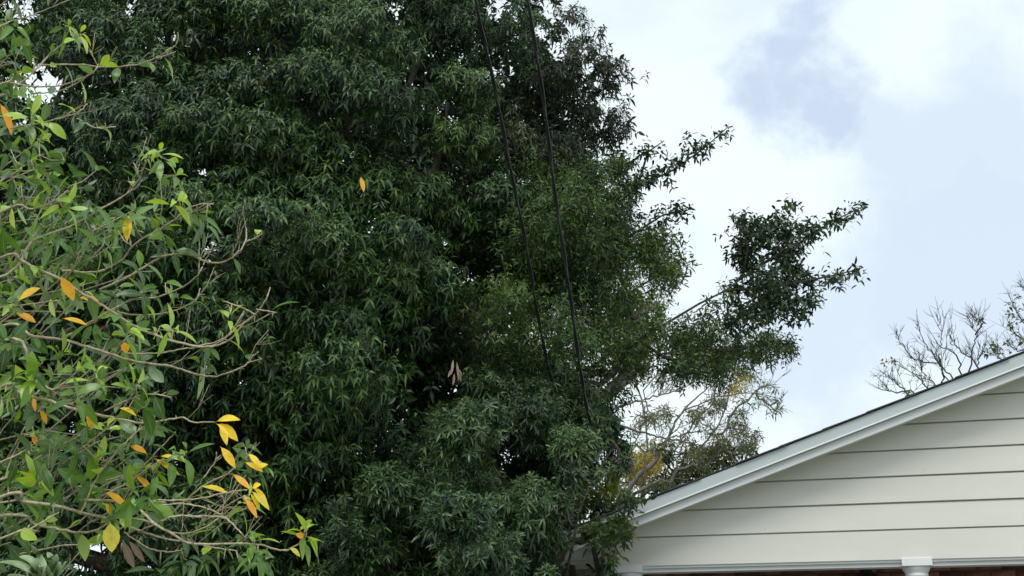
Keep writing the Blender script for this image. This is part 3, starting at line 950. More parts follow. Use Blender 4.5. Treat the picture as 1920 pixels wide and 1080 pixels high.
spray(split(lower, 3, 0.8, 0.62), lambda x, y: 7.85 + 0.9 * ((x - 880) / 300) ** 2 - 0.25 * (y > 850), 96, 0.074, 0.112, 11, (0.15, -0.8, 0.35), SS, layers=1, targets=None, rnd=0.55, soft=0.75)
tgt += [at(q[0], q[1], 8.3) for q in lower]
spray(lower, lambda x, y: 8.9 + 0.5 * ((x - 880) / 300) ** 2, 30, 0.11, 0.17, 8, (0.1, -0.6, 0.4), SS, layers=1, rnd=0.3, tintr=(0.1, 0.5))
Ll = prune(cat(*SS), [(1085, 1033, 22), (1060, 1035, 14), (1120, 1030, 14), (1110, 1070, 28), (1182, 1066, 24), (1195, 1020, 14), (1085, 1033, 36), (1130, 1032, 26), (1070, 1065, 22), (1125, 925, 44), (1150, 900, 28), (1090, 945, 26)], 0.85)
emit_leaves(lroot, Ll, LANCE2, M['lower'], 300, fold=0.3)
mb = MB()
skeleton(mb, (-0.2, 8.9, 0), tuple(at(900, 1130, 8.8)), np.array(tgt), 0.05, lroot.location, minr=0.005)
for lb in [[(1085, 1010, 8.1), (1120, 1005, 8.1), (1150, 1020, 8.1), (1165, 1045, 8.1)], [(1060, 1080, 8.0), (1075, 1020, 8.0), (1085, 960, 8.1), (1110, 900, 8.2), (1150, 840, 8.3)]]:
    mb.tube(np.array([at(*q) for q in lb]) - np.array(lroot.location), np.linspace(0.012, 0.004, len(lb)), 5)
mb.build("trunk", M['bark'], lroot, smooth=True)


def sprout(mb, Q, loc, n, r=0.01, lmin=0.15, lmax=0.55, rise=0.55):
    """Fine forked twigs growing from the outer part of a limb."""
    for _ in range(n):
        k = int(rng.integers(len(Q) // 4, len(Q) - 1))
        Tn = unit(Q[min(k + 1, len(Q) - 1)] - Q[k - 1])
        d = unit(Tn * 0.7 + rng.normal(0, 0.45, 3) + np.array([0, 0, rise]))
        ln = rng.uniform(lmin, lmax)
        a = Q[k]; b = a + d * ln * 0.5 + rng.normal(0, 0.05, 3) * ln; c = a + d * ln + rng.normal(0, 0.09, 3) * ln + np.array([0, 0, 0.08 * ln])
        mb.tube(np.array([a, b, c]) - np.array(loc), [r, r * 0.8, r * 0.5], 4)
        for _2 in range(3):
            e = b + unit(d + rng.normal(0, 0.5, 3)) * ln * rng.uniform(0.3, 0.8)
            mb.tube(np.array([b, (b + e) / 2 + rng.normal(0, 0.03, 3) * ln, e]) - np.array(loc), [r * 0.7, r * 0.55, r * 0.35], 4)


def finer(P, n=4, jig=0.018):
    t = np.linspace(0, len(P) - 1, n * len(P))
    return np.stack([np.interp(t, np.arange(len(P)), P[:, k]) for k in range(3)], -1) + rng.normal(0, jig, (len(t), 3))


def leafy(name, label, cat_, loc, pads, Yf, dens, L0, ratio, nl, mat, trunk_top, r0, bark, tintr=(0.15, 0.85), nparts=0, layers=1, outdir=(0, -0.6, 0.5), rnd=0.5, tp=SIMPLE, extra=None, minr=0.008, flat=0.8):
    root = thing(name, label, cat_, loc)
    st, tg = [], []
    pads2 = split(pads, 3, 1.0, 0.8) if name in ('olive_tree', 'ochre_shrub') else pads
    spray(pads2, Yf, dens, L0, ratio, nl, outdir, st, tintr, rnd, layers, None, flat, step=L0 * 1.3, soft=1)
    tg = [at(q[0], q[1], Yf(q[0], q[1])) for q in pads]
    emit_leaves(root, cat(*st), tp, mat, nparts)
    mb = MB()
    skeleton(mb, loc, trunk_top, np.array(tg), r0, root.location, minr=minr)
    if extra:
        for lb, ra, rb in extra:
            Q = finer(np.array([at(*q) for q in lb]), 4, 0.011)
            mb.tube(Q - np.array(root.location), np.linspace(ra * 0.62, rb * 0.62, len(Q)), 6)
            sprout(mb, Q, root.location, 8, 0.006, 0.12, 0.42, 0.4)
    mb.build("trunk", bark, root, smooth=True)
    return root


# ------------------------------------------------------------------ trees and shrubs beyond
sp_ = at(1125, 950, 11.5)
leafy("lime_shrub", "sunlit yellow-green shrub behind the foliage at the gable's lower left end", "bush", (float(at(1120, 950, 11.8)[0]), 11.8, 0),
      [(1120, 930, 34), (1085, 945, 26), (1150, 915, 24), (1100, 905, 22), (1135, 965, 24), (1070, 975, 20), (1165, 940, 16), (1020, 1075, 30), (1060, 1085, 26), (1150, 890, 14)],
      lambda x, y: 11.6, 70, 0.085, 0.2, 8, M['lime'], tuple(at(1115, 1010, 11.8)), 0.05, M['graybark'], tp=LANCE2, rnd=0.2)
leafy("pale_green_tree", "pale yellow-green tree showing through the gaps below the two cables", "tree", (float(at(1030, 800, 13.5)[0]), 13.5, 0),
      [(900, 590, 70), (1000, 590, 80), (1100, 600, 70), (950, 660, 70), (1040, 680, 75), (1150, 640, 60), (1170, 560, 50), (1080, 500, 70), (1180, 700, 30), (880, 660, 50), (1120, 430, 60), (1000, 500, 60), (1190, 600, 50), (1225, 570, 32), (1090, 740, 50), (1150, 600, 50), (1215, 640, 40), (1180, 660, 40)],
      lambda x, y: 13.3, 70, 0.085, 0.17, 8, M['palegreen'], tuple(at(1030, 900, 13.5)), 0.12, M['graybark'], tintr=(0.0, 0.75), layers=1, tp=SIMPLE)
D_limbs = [([(1179, 925, 18), (1195, 893, 18), (1228, 868, 18), (1240, 844, 18), (1262, 800, 18), (1290, 760, 18.2), (1330, 725, 18.3)], 0.075, 0.015),
           ([(1120, 788, 17.6), (1150, 793, 17.7), (1191, 807, 17.8), (1220, 815, 18), (1252, 823, 18), (1285, 827, 18), (1314, 840, 18), (1350, 838, 18)], 0.035, 0.010),
           ([(1110, 785, 17.6), (1155, 764, 17.7), (1204, 750, 17.8), (1236, 742, 18), (1269, 732, 18), (1301, 719, 18)], 0.035, 0.010),
           ([(1236, 742, 18), (1240, 722, 18), (1252, 712, 18)], 0.02, 0.006), ([(1262, 820, 18), (1290, 812, 18), (1318, 807, 18), (1346, 803, 18), (1400, 812, 18)], 0.02, 0.006),
           ([(1240, 844, 18), (1285, 850, 18), (1340, 842, 18), (1410, 835, 18)], 0.022, 0.006), ([(1200, 895, 18), (1225, 850, 18), (1260, 812, 18.2), (1300, 790, 18.2)], 0.025, 0.008),
           ([(1285, 770, 18.2), (1340, 745, 18), (1400, 735, 18), (1450, 745, 18), (1462, 758, 18)], 0.02, 0.005), ([(1400, 735, 18), (1430, 725, 18), (1455, 722, 18)], 0.010, 0.004)]
leafy("olive_tree", "thin olive-leaved tree with bent grey limbs rising behind the roof's left slope", "tree", (float(at(1165, 950, 18)[0]), 18.0, 0),
      [(1365, 800, 24), (1395, 805, 26), (1420, 825, 18), (1340, 815, 20), (1300, 770, 24), (1330, 765, 22), (1270, 880, 22), (1300, 870, 24), (1335, 862, 24), (1370, 850, 24), (1400, 845, 20), (1260, 905, 18),
       (1230, 835, 18), (1260, 850, 18), (1240, 900, 14), (1320, 885, 18), (1310, 840, 20), (1350, 835, 20), (1380, 870, 16), (1290, 900, 14), (1340, 720, 16), (1445, 722, 9), (1458, 752, 9), (1430, 750, 8), (1415, 735, 10), (1455, 772, 5), (1260, 700, 18), (1215, 770, 16), (1190, 830, 16), (1280, 820, 18), (1360, 690, 22), (1400, 690, 18), (1340, 740, 24), (1385, 760, 16), (1240, 780, 22), (1200, 800, 22), (1225, 710, 22)],
      lambda x, y: 18.0, 62, 0.12, 0.09, 8, M['olive'], tuple(at(1180, 925, 18)), 0.035, M['graybark'], extra=D_limbs, minr=0.012, tp=SIMPLE)
leafy("ochre_shrub", "small tree with ochre autumn leaves between the dark foliage and the roof", "tree", (float(at(1200, 930, 20)[0]), 20.0, 0),
      [(1185, 855, 32), (1212, 868, 28), (1170, 880, 28), (1165, 905, 24), (1238, 862, 16), (1195, 885, 24), (1215, 845, 18), (1300, 850, 8), (1240, 910, 12), (1385, 715, 16), (1370, 725, 12), (1400, 700, 9), (1175, 690, 20), (1195, 650, 20), (1270, 905, 8)],
      lambda x, y: 20.0, 130, 0.11, 0.14, 6, M['ochre'], tuple(at(1205, 915, 20)), 0.04, M['graybark'], tp=SIMPLE, minr=0.01)


def bare_tree(name, label, loc, limbs, Y, r0, sprigs, leafpads, twigs_per=12):
    root = thing(name, label, "tree", loc)
    mb = MB()
    lw = []
    for lb in limbs:
        P = np.array([at(x, y, Y) for x, y in lb]) + rng.normal(0, 0.05, (len(lb), 3)) * np.array([0.2, 3, 0.2])
        Q = finer(P)
        r = np.linspace(r0, 0.006, len(Q))
        mb.tube(Q - np.array(loc), r, 5)
        sprout(mb, Q, loc, twigs_per, 0.006, 0.15, 0.6, 0.7)
    lw = [np.array(at(lb[0][0], lb[0][1], Y)) for lb in limbs if lb[0][1] > 650 or lb[0][0] > 1925]
    skeleton(mb, loc, (loc[0], loc[1], 3.0), np.array(lw), 0.07, loc, minr=r0 * 0.9)
    mb.build("trunk", M['barebark'], root, smooth=True)
    if leafpads:
        st = []
        spray(leafpads, lambda x, y: Y, sprigs, 0.13, 0.2, 5, (0, -0.3, 0.4), st, rnd=0.1, step=0.1)
        emit_leaves(root, cat(*st), SIMPLE, M['olive'], 0)
    return root


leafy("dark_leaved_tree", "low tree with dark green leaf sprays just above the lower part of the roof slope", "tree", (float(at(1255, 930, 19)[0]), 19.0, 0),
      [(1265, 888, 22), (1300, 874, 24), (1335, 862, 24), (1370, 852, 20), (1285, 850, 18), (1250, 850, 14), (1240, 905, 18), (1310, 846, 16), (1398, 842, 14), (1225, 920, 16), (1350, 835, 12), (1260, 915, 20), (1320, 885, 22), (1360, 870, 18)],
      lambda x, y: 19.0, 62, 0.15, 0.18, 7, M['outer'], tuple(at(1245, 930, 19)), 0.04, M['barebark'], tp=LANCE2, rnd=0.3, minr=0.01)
bare_tree("bare_tree", "leafless tree with fine upright twigs standing behind the roof ridge", (float(at(1790, 800, 21)[0]), 21.0, 0.0),
          [[(1740, 775), (1705, 742), (1693, 720), (1677, 708), (1653, 702)], [(1730, 770), (1700, 740), (1673, 735), (1662, 730), (1655, 713)],
           [(1800, 740), (1780, 713), (1753, 690), (1723, 673), (1700, 653), (1695, 633), (1687, 623)], [(1803, 740), (1783, 713), (1757, 687), (1743, 657), (1728, 633), (1725, 607)],
           [(1825, 735), (1810, 703), (1785, 670), (1763, 650), (1767, 627), (1757, 600)], [(1830, 725), (1820, 697), (1800, 657), (1785, 640), (1782, 610)],
           [(1835, 725), (1820, 697), (1818, 653), (1827, 630), (1820, 610), (1810, 593)], [(1827, 630), (1837, 610), (1835, 600)],
           [(1755, 765), (1738, 730), (1720, 705), (1707, 705)], [(1770, 760), (1738, 707), (1727, 687)], [(1845, 720), (1836, 690), (1838, 665), (1850, 645)], [(1800, 740), (1770, 700), (1762, 670)]],
          21.0, 0.019, 3, [(1658, 680, 9), (1675, 676, 6), (1850, 660, 8), (1838, 602, 5), (1700, 735, 6), (1862, 650, 8)])
bare_tree("sparse_tree", "nearly bare tree with scattered dark leaves at the picture's right edge above the roof", (float(at(1975, 760, 22)[0]), 22.0, 0.0),
          [[(1960, 690), (1920, 657), (1900, 653), (1883, 640)], [(1965, 680), (1940, 640), (1920, 633), (1897, 623), (1877, 615)], [(1960, 660), (1935, 610), (1915, 590), (1905, 570), (1897, 552)],
           [(1960, 640), (1930, 580), (1918, 550), (1915, 530)], [(1950, 700), (1905, 672), (1880, 668), (1862, 660)]],
          22.0, 0.020, 16, [(1893, 570, 10), (1900, 590, 12), (1912, 600, 12), (1910, 555, 12), (1893, 610, 8), (1885, 640, 10), (1868, 650, 8), (1905, 625, 10), (1916, 575, 10), (1875, 660, 8), (1895, 655, 8), (1917, 640, 8)], 9)

# ------------------------------------------------------------------ the two overhead cables


def overhead_cable(label, pxs):
    P = np.array([at(*q) for q in pxs])
    t = np.linspace(0, len(P) - 1, 90)
    # smooth through the points
    k = np.clip(t.astype(int), 0, len(P) - 2)
    f = (t - k)[:, None]
    p0 = P[np.clip(k - 1, 0, len(P) - 1)]; p1 = P[k]; p2 = P[k + 1]; p3 = P[np.clip(k + 2, 0, len(P) - 1)]
    Q = 0.5 * ((2 * p1) + (-p0 + p2) * f + (2 * p0 - 5 * p1 + 4 * p2 - p3) * f ** 2 + (-p0 + 3 * p1 - 3 * p2 + p3) * f ** 3)
    root = thing("overhead_cable", label, "cable", tuple(Q[-1]), 0, "black cables hanging in front of the trees")
    s = np.concatenate([[0], np.cumsum(np.linalg.norm(np.diff(Q, axis=0), axis=1))])
    s2 = np.linspace(0, s[-1], 420)
    Q = np.stack([np.interp(s2, s, Q[:, i]) for i in range(3)], -1)
    for ph in (0, math.pi):
        a = s2 * 9.0 + ph
        off = np.stack([np.cos(a), np.sin(a) * 0.7, np.sin(a) * 0.2], -1) * 0.0062
        mb = MB(); mb.tube(Q + off - Q[-1], 0.0069, 6)
        mb.build("strand", M['cable'], root, smooth=True)


overhead_cable("left black twisted cable sloping down across the dark tree", [(840, -420, 4.6), (893, 0, 5.4), (912, 90, 5.7), (935, 200, 6.0), (960, 330, 6.35), (985, 450, 6.7), (1003, 560, 7.1), (1020, 650, 7.5), (1037, 722, 8.0), (1055, 790, 9.4), (1075, 850, 10.6)])
overhead_cable("right black twisted cable running past the crown's edge towards the house", [(935, -420, 4.6), (990, 0, 5.4), (1006, 100, 5.6), (1022, 210, 5.9), (1043, 380, 6.3), (1058, 480, 6.5), (1070, 560, 6.7), (1082, 650, 7.0), (1092, 715, 7.3), (1104, 780, 7.9), (1125, 850, 9.6)])

# ------------------------------------------------------------------ the near shrub at the left edge
hroot = thing("broadleaf_shrub", "sunlit broad-leaved shrub at the left edge with arching twigs and some yellow leaves", "shrub", (-1.95, 3.15, 0))
HL = np.array(hroot.location)
T = [
    [(0, 180), (15, 175), (45, 150), (75, 123), (100, 95), (140, 70), (160, 62)], [(75, 122), (140, 121), (200, 126), (250, 122), (290, 110), (330, 97)], [(290, 110), (320, 92), (332, 80), (334, 60)],
    [(0, 158), (15, 155), (60, 162), (110, 161), (150, 148), (175, 135), (185, 120)], [(65, 175), (105, 172), (140, 158), (165, 142)], [(0, 50), (15, 42), (50, 32), (100, 12), (140, -4)],
    [(20, 240), (80, 230), (125, 218), (145, 212), (163, 195)], [(145, 222), (180, 240), (217, 238)], [(0, 520), (60, 455), (135, 423), (185, 395), (240, 362), (262, 343), (258, 320), (250, 305)],
    [(0, 485), (40, 490), (65, 503), (110, 522), (150, 548), (200, 578), (250, 610), (300, 632), (360, 648), (395, 650), (430, 637), (455, 610), (478, 590), (495, 568), (507, 540)],
    [(478, 590), (450, 575), (420, 565)], [(480, 580), (500, 583), (518, 586)], [(360, 650), (395, 644), (420, 634), (440, 617), (472, 594)],
    [(0, 612), (60, 630), (120, 637), (180, 655), (250, 677), (310, 685), (340, 693), (370, 702), (400, 706), (440, 695), (465, 680), (475, 665)], [(465, 680), (478, 676), (490, 673)], [(473, 668), (485, 660)],
    [(117, 637), (165, 607), (213, 580), (253, 560), (290, 558), (333, 543), (367, 520), (383, 493), (395, 470)], [(187, 543), (233, 523), (277, 497), (310, 480), (350, 477), (393, 492), (423, 490), (447, 473), (460, 453), (461, 427), (455, 397)],
    [(460, 453), (475, 447), (490, 440)], [(117, 507), (177, 510), (207, 500), (233, 483), (253, 457), (300, 430), (330, 410), (365, 385), (400, 383)], [(0, 577), (33, 573), (113, 563)], [(0, 607), (30, 573), (38, 560)],
    [(77, 627), (147, 557), (157, 533)], [(233, 663), (300, 662), (350, 653), (400, 647), (437, 623)], [(210, 580), (243, 590), (287, 590), (327, 582), (365, 564), (375, 540)],
    [(0, 727), (33, 735), (100, 755), (160, 772), (233, 788), (270, 793), (310, 788), (343, 783), (360, 791), (403, 792)],
    [(0, 933), (43, 940), (110, 950), (160, 963), (207, 973), (253, 992), (300, 1007), (353, 1017), (400, 1027), (443, 1032)], [(0, 968), (67, 983), (133, 997), (173, 997), (200, 983), (213, 970), (220, 953)],
    [(150, 938), (220, 940), (253, 950), (293, 983), (333, 1007), (363, 1020), (460, 1020), (493, 1023), (533, 1032), (560, 1020), (567, 1010)], [(240, 970), (283, 980), (317, 997), (350, 1000), (383, 990), (407, 973), (420, 970), (463, 953)],
    [(303, 977), (327, 968), (367, 967), (417, 970), (437, 983), (453, 1000)], [(260, 997), (307, 973), (343, 943), (387, 907), (427, 887), (467, 853)], [(293, 937), (343, 938), (383, 933), (427, 923), (467, 917)],
    [(303, 947), (350, 945), (400, 958), (430, 975)], [(407, 960), (433, 943), (457, 930)], [(157, 953), (187, 930), (210, 923)], [(150, 965), (180, 900), (213, 853), (240, 825), (267, 800)], [(0, 943), (30, 933), (57, 920), (75, 905)],
    [(10, 893), (27, 847), (47, 817), (80, 810)], [(0, 867), (43, 847), (83, 817)], [(0, 900), (43, 877), (77, 853)], [(380, 897), (403, 867), (405, 847)], [(233, 997), (277, 1027), (317, 1035), (343, 1030)],
    [(200, 900), (260, 880), (300, 840), (330, 810)], [(190, 930), (240, 905), (290, 870), (345, 850)], [(0, 400), (60, 392), (110, 372), (130, 350)], [(0, 340), (45, 310), (75, 290)], [(240, 362), (262, 335), (275, 300), (290, 280)],
    [(0, 640), (60, 700), (100, 730), (150, 690)], [(130, 760), (190, 720), (235, 690)], [(195, 770), (270, 740), (320, 745)], [(0, 1010), (60, 990), (110, 960)]]
TW = []          # world polylines
mbt = MB()
for i, pl in enumerate(T):
    Y0 = 3.0 + rng.uniform(-0.15, 0.3)
    if pl[0][0] > 20:      # springs from an earlier twig: start at that twig's depth
        best = None
        for Q, px in TW:
            dd = ((px - np.array(pl[0])) ** 2).sum(1)
            j = int(dd.argmin())
            if best is None or dd[j] < best[0]:
                best = (dd[j], Q[j][1])
        if best is not None and best[0] < 3600:
            Y0 = best[1]
    Ys = Y0 + np.cumsum(rng.normal(-0.01, 0.03, len(pl)))
    P = np.array([at(x, y, Yv) for (x, y), Yv in zip(pl, Ys)])
    if pl[0][0] <= 5:
        st = np.array([-1.95 + rng.normal(0, 0.05), 3.15 + rng.normal(0, 0.05), P[0][2] - rng.uniform(0.05, 0.3)])
        P = np.vstack([st, P])
    t = np.linspace(0, len(P) - 1, 5 * len(P))
    k = np.clip(t.astype(int), 0, len(P) - 2); f = (t - k)[:, None]
    p0 = P[np.clip(k - 1, 0, len(P) - 1)]; p1 = P[k]; p2 = P[k + 1]; p3 = P[np.clip(k + 2, 0, len(P) - 1)]
    Q = 0.5 * ((2 * p1) + (-p0 + p2) * f + (2 * p0 - 5 * p1 + 4 * p2 - p3) * f ** 2 + (-p0 + 3 * p1 - 3 * p2 + p3) * f ** 3)
    Q += rng.normal(0, 0.0008, Q.shape)
    ln = np.linalg.norm(np.diff(Q, axis=0), axis=1).sum()
    r0 = np.clip(0.0015 + 0.0031 * ln, 0.0016, 0.0052)
    rr = np.linspace(r0, 0.0016, len(Q)) * (1 + 0.16 * (np.arange(len(Q)) % 4 == 0))
    mbt.tube(Q - HL, rr, 6)
    px, py, _ = proj(Q)
    TW.append((Q, np.stack([px, py], -1)))
ALLQ = np.concatenate([q for q, _ in TW]); ALLP = np.concatenate([p for _, p in TW])


def near_twig(x, y):
    j = int(((ALLP - np.array([x, y])) ** 2).sum(1).argmin())
    return ALLQ[j], math.sqrt(((ALLP[j] - np.array([x, y])) ** 2).sum())


# fine bare side twigs and little spurs along the twigs
for Q, px in TW:
    if len(Q) > 20:
        sprout(mbt, Q, HL, 2, 0.0012, 0.05, 0.15, 0.5)
for Q, px in TW:
    for _ in range(rng.integers(1, 5)):
        k = rng.integers(len(Q) // 2, len(Q))
        d = unit(rng.normal(0, 1, 3) + np.array([0.5, 0, 0.5])) * rng.uniform(0.008, 0.03)
        mbt.tube(np.array([Q[k], Q[k] + d * 0.5, Q[k] + d]) - HL, [0.0014, 0.0012, 0.0008], 4)

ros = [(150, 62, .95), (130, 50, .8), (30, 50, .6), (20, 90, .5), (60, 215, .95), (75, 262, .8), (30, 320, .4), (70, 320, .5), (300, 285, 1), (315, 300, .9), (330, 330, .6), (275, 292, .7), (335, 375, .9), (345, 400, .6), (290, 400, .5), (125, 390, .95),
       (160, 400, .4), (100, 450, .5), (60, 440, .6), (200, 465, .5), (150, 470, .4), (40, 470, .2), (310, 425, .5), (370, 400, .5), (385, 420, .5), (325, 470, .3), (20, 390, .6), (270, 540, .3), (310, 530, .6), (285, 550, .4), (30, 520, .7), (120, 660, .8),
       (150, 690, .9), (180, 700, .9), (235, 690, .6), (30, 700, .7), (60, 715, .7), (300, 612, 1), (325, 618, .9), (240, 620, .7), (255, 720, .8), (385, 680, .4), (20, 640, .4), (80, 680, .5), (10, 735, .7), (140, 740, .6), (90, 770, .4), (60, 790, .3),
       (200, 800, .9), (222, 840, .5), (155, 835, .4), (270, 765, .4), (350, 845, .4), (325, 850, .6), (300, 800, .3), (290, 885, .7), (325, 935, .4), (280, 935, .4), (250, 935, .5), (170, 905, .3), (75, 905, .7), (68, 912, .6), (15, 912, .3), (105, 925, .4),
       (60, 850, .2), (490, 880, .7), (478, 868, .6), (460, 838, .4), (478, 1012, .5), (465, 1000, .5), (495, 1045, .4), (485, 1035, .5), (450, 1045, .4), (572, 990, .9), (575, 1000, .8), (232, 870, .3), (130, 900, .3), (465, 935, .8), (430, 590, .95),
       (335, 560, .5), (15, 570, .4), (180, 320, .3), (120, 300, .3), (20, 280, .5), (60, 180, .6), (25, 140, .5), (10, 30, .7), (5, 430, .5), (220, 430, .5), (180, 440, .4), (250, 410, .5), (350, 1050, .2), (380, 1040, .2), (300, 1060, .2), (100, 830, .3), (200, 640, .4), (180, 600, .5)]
lv = []
for (x, y, tn) in ros:
    q, dpx = near_twig(x, y)
    Y = q[1] + rng.normal(0, 0.05)
    C = at(x, y, Y)
    if dpx < 140:
        mid = (q + C) / 2 + np.array([0, 0, -0.01])
        mbt.tube(np.array([q, mid, C]) - HL, [0.002, 0.0018, 0.0014], 5)
    ax = unit(np.array([[0.55, -0.25, 0.55]]) + rng.normal(0, 0.45, (1, 3)))
    nl = int(rng.integers(5, 8))
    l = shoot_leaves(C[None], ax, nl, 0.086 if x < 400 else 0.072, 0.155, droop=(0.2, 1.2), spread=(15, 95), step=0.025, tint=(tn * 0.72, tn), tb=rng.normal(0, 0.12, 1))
    lv.append(l)
# leaves scattered along the twigs
for Q, px in TW:
    dens_ = 0.46
    for k in range(3, len(Q) - 2):
        x, y = px[k]
        pr = dens_ * np.clip(1.0 - (x - 40) / 330, 0.05, 1.0)
        if x < -30 or rng.random() > pr:
            continue
        Tn = unit(Q[k + 1] - Q[k - 1])
        sd_ = unit(np.cross(Tn, rng.normal(size=3)))
        d = unit(Tn * 0.5 + sd_ * 0.8 + np.array([0, 0, 0.1]))
        up = unit(np.array([0.0, -0.3, 1.0]) + rng.normal(0, 0.5, 3)); up = unit(up - d * (up @ d))
        L = rng.uniform(0.045, 0.088)
        lv.append(dict(base=Q[k][None], d=d[None], up=up[None], L=np.array([L]), W=np.array([L * rng.uniform(.16, .22)]), droop=rng.uniform(.1, .8, 1), tint=np.clip(rng.normal(.45, .22, 1), 0.05, 1)))
# second rank of the shrub, deeper in
mbi = []
for _ in range(210):
    x = rng.uniform(-120, 330) if rng.random() < 0.75 else rng.uniform(-120, 150); y = rng.uniform(-40, 1100)
    lim = np.interp(y, [0, 200, 300, 420, 560, 700, 800, 900, 1100], [60, 90, 150, 280, 300, 300, 290, 330, 230])
    if x > lim:
        continue
    C = at(x, y, rng.uniform(3.35, 3.9))
    ax = unit(np.array([[0.5, -0.2, 0.5]]) + rng.normal(0, 0.5, (1, 3)))
    lv.append(shoot_leaves(C[None], ax, 6, 0.088, 0.19, droop=(0.1, 0.8), spread=(20, 100), step=0.05, tint=(0.1, 0.5), tb=rng.normal(0, 0.1, 1)))
    st = C + np.array([rng.uniform(-0.35, -0.1), 0.05, rng.uniform(-0.3, 0.05)])
    mbt.tube(np.array([st, (st + C) / 2 + rng.normal(0, 0.02, 3), C]) - HL, [0.003, 0.0025, 0.0016], 5)
Hv = prune(cat(*lv), [(70, 1060, 75), (20, 1075, 50), (160, 1055, 40)], 0.9)
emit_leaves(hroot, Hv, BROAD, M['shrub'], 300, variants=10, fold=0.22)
# main stems at the left, off the picture
for k in range(4):
    a = np.array([-1.95 + 0.05 * k - 0.08, 3.15 + 0.04 * (k % 2), 0])
    mbt.tube(np.array([a, a + (0.03, 0, 0.9), a + (0.0, 0.02, 1.8), a + (0.03 * k, 0, 2.6), a + (0.06 * k, 0, 3.4)]) - HL, [0.022, 0.02, 0.017, 0.012, 0.006], 8)
mbt.build("twigs", M['twig'], hroot, smooth=True)
# yellow and orange leaves: base, tip, half width (px), tint 0 orange .. 1 pale green-yellow
YL = [(33, 566, 76, 526, 12, .55), (113, 516, 140, 560, 12, .3), (146, 558, 193, 552, 9, .35), (27, 584, 69, 601, 8, .2), (114, 597, 166, 596, 6, .5), (-2, 192, 31, 234, 8, .1), (238, 458, 240, 398, 10, .75),
      (403, 792, 453, 768, 11, .75), (404, 794, 452, 812, 11, .7), (412, 796, 428, 822, 7, .7), (278, 853, 243, 826, 7, .35), (289, 859, 339, 884, 6, .5), (247, 888, 295, 912, 6, .4), (195, 921, 243, 940, 7, .35),
      (209, 970, 199, 938, 4, .5), (74, 768, 91, 790, 6, .3), (221, 766, 258, 760, 5, .65), (412, 836, 444, 870, 8, .65), (374, 913, 431, 907, 6, .85), (465, 850, 491, 868, 6, .75), (457, 866, 496, 880, 7, .7),
      (480, 884, 502, 854, 7, .8), (434, 887, 471, 912, 6, .35), (472, 917, 488, 900, 7, .75), (470, 912, 507, 928, 5, .75), (457, 928, 484, 964, 6, .15), (470, 920, 509, 946, 7, .95), (468, 924, 492, 950, 5, .85),
      (570, 1010, 556, 994, 6, .2), (57, 893, 42, 871, 6, .45), (62, 744, 66, 764, 4, .2), (298, 856, 335, 848, 5, .9), (541, 1026, 566, 1036, 5, 1.0), (160, 778, 176, 800, 4, .2), (60, 812, 70, 830, 5, .05), (232, 640, 238, 660, 8, .3)]
for (a, b, c, d_, w, tn) in YL:
    q, dpx = near_twig(a, b)
    Y = q[1] - 0.03
    B0 = at(a, b, Y); Tp = at(c, d_, Y - rng.uniform(-0.01, 0.03))
    single_leaf(hroot, B0, Tp, np.array([rng.normal(0, .25), -1.0, 0.75]), px2m(w, Y), tn, M['yellow'], droop=rng.uniform(0.1, 0.5), label="yellow leaf" if tn > 0.45 else "orange leaf", fold=0.18)
# half-brown leaf and dry curled leaf at the lower left
single_leaf(hroot, at(206, 977, 2.95), at(211, 1031, 2.93), (0.5, -1, 0.1), 0.022, 0.98, M['yellow'], label="leaf half dried to brown")
for (a, b, c, d_, w) in [(228, 1010, 252, 1062, 8), (240, 1012, 272, 1050, 6)]:
    single_leaf(hroot, at(a, b, 3.3), at(c, d_, 3.28), (-0.4, -1, 0.3), px2m(w, 3.3), 0.3, M['brownleaf'], label="dry brown leaf")

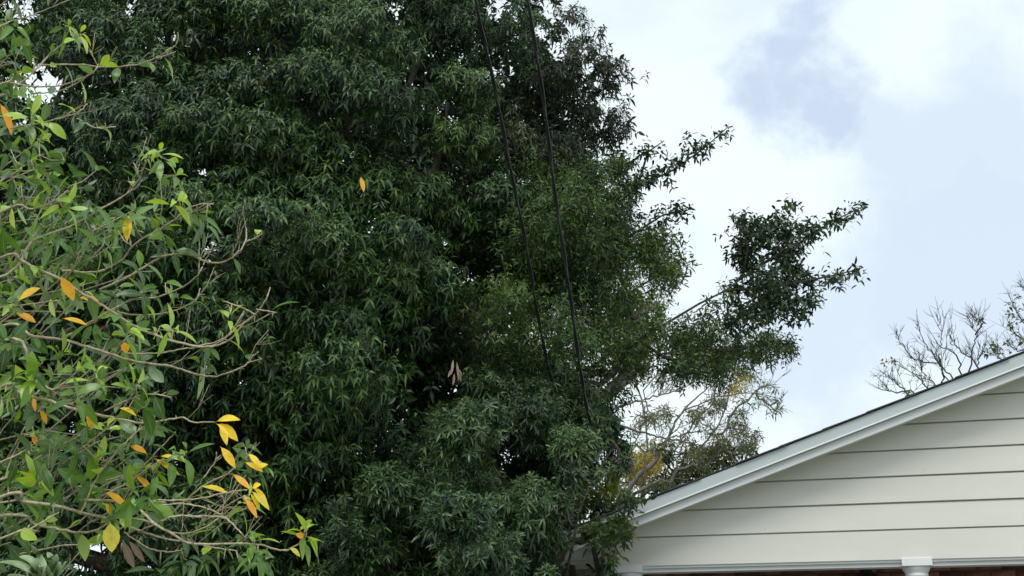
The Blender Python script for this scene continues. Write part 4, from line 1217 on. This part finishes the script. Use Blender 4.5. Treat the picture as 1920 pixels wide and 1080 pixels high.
# ------------------------------------------------------------------ strap-leaved plant, bottom left
SY = 2.75
sb = at(88, 1100, SY)
proot = thing("strap_leaf_plant", "pale strap-leaved plant tuft at the bottom left corner", "plant", (float(sb[0]), SY, 0))
mb = MB(); mb.tube([(0, 0, 0), (0.02, 0, 0.8), (-0.01, 0, 1.5), (0, 0, float(sb[2]))], [0.035, 0.03, 0.028, 0.024], 8); mb.build("stem", M['graybark'], proot, smooth=True)
STR = [[(80, 1100), (58, 1070), (30, 1057), (-2, 1054)], [(82, 1100), (72, 1066), (55, 1048), (36, 1043)], [(86, 1100), (82, 1066), (72, 1042), (58, 1022)], [(92, 1100), (100, 1068), (97, 1048), (88, 1035)], [(98, 1100), (108, 1075), (112, 1053)],
       [(98, 1102), (116, 1070), (124, 1053)], [(76, 1104), (45, 1086), (15, 1078)], [(90, 1104), (90, 1080), (84, 1058)], [(78, 1106), (30, 1100), (5, 1095)], [(100, 1106), (130, 1090), (150, 1084)], [(94, 1100), (104, 1060), (106, 1040)]]
for pl in STR:
    P = np.array([at(x, y, SY + rng.normal(0, 0.03) - 0.1 * (i / 3)) for i, (x, y) in enumerate(pl)])
    t = np.linspace(0, len(P) - 1, 9)
    k = np.clip(t.astype(int), 0, len(P) - 2); f = (t - k)[:, None]
    p0 = P[np.clip(k - 1, 0, len(P) - 1)]; p1 = P[k]; p2 = P[k + 1]; p3 = P[np.clip(k + 2, 0, len(P) - 1)]
    Q = 0.5 * ((2 * p1) + (-p0 + p2) * f + (2 * p0 - 5 * p1 + 4 * p2 - p3) * f ** 2 + (-p0 + 3 * p1 - 3 * p2 + p3) * f ** 3)
    Tn = unit(np.gradient(Q, axis=0)); sd_ = unit(np.cross(Tn, np.array([0.1, -1.0, 0.4])))
    up = unit(np.cross(sd_, Tn))
    w = 0.0088 * np.array([0.9, 1, 1, 1, .97, .9, .75, .5, .06])[:, None]
    V = np.stack([Q - sd_ * w + up * w * 0.35, Q, Q + sd_ * w + up * w * 0.35], 1).reshape(-1, 3)
    lo = []
    for i in range(8):
        a = 3 * i
        lo += [a, a + 1, a + 4, a + 3, a + 1, a + 2, a + 5, a + 4]
    mb = MB(); mb.add(V - np.array(proot.location), lo, [4] * 16, np.full(len(V), rng.uniform(0.3, 1)))
    o = mb.build("leaf", M['strap'], proot, smooth=True)
    sm = o.modifiers.new("thickness", 'SOLIDIFY'); sm.thickness = 0.0015
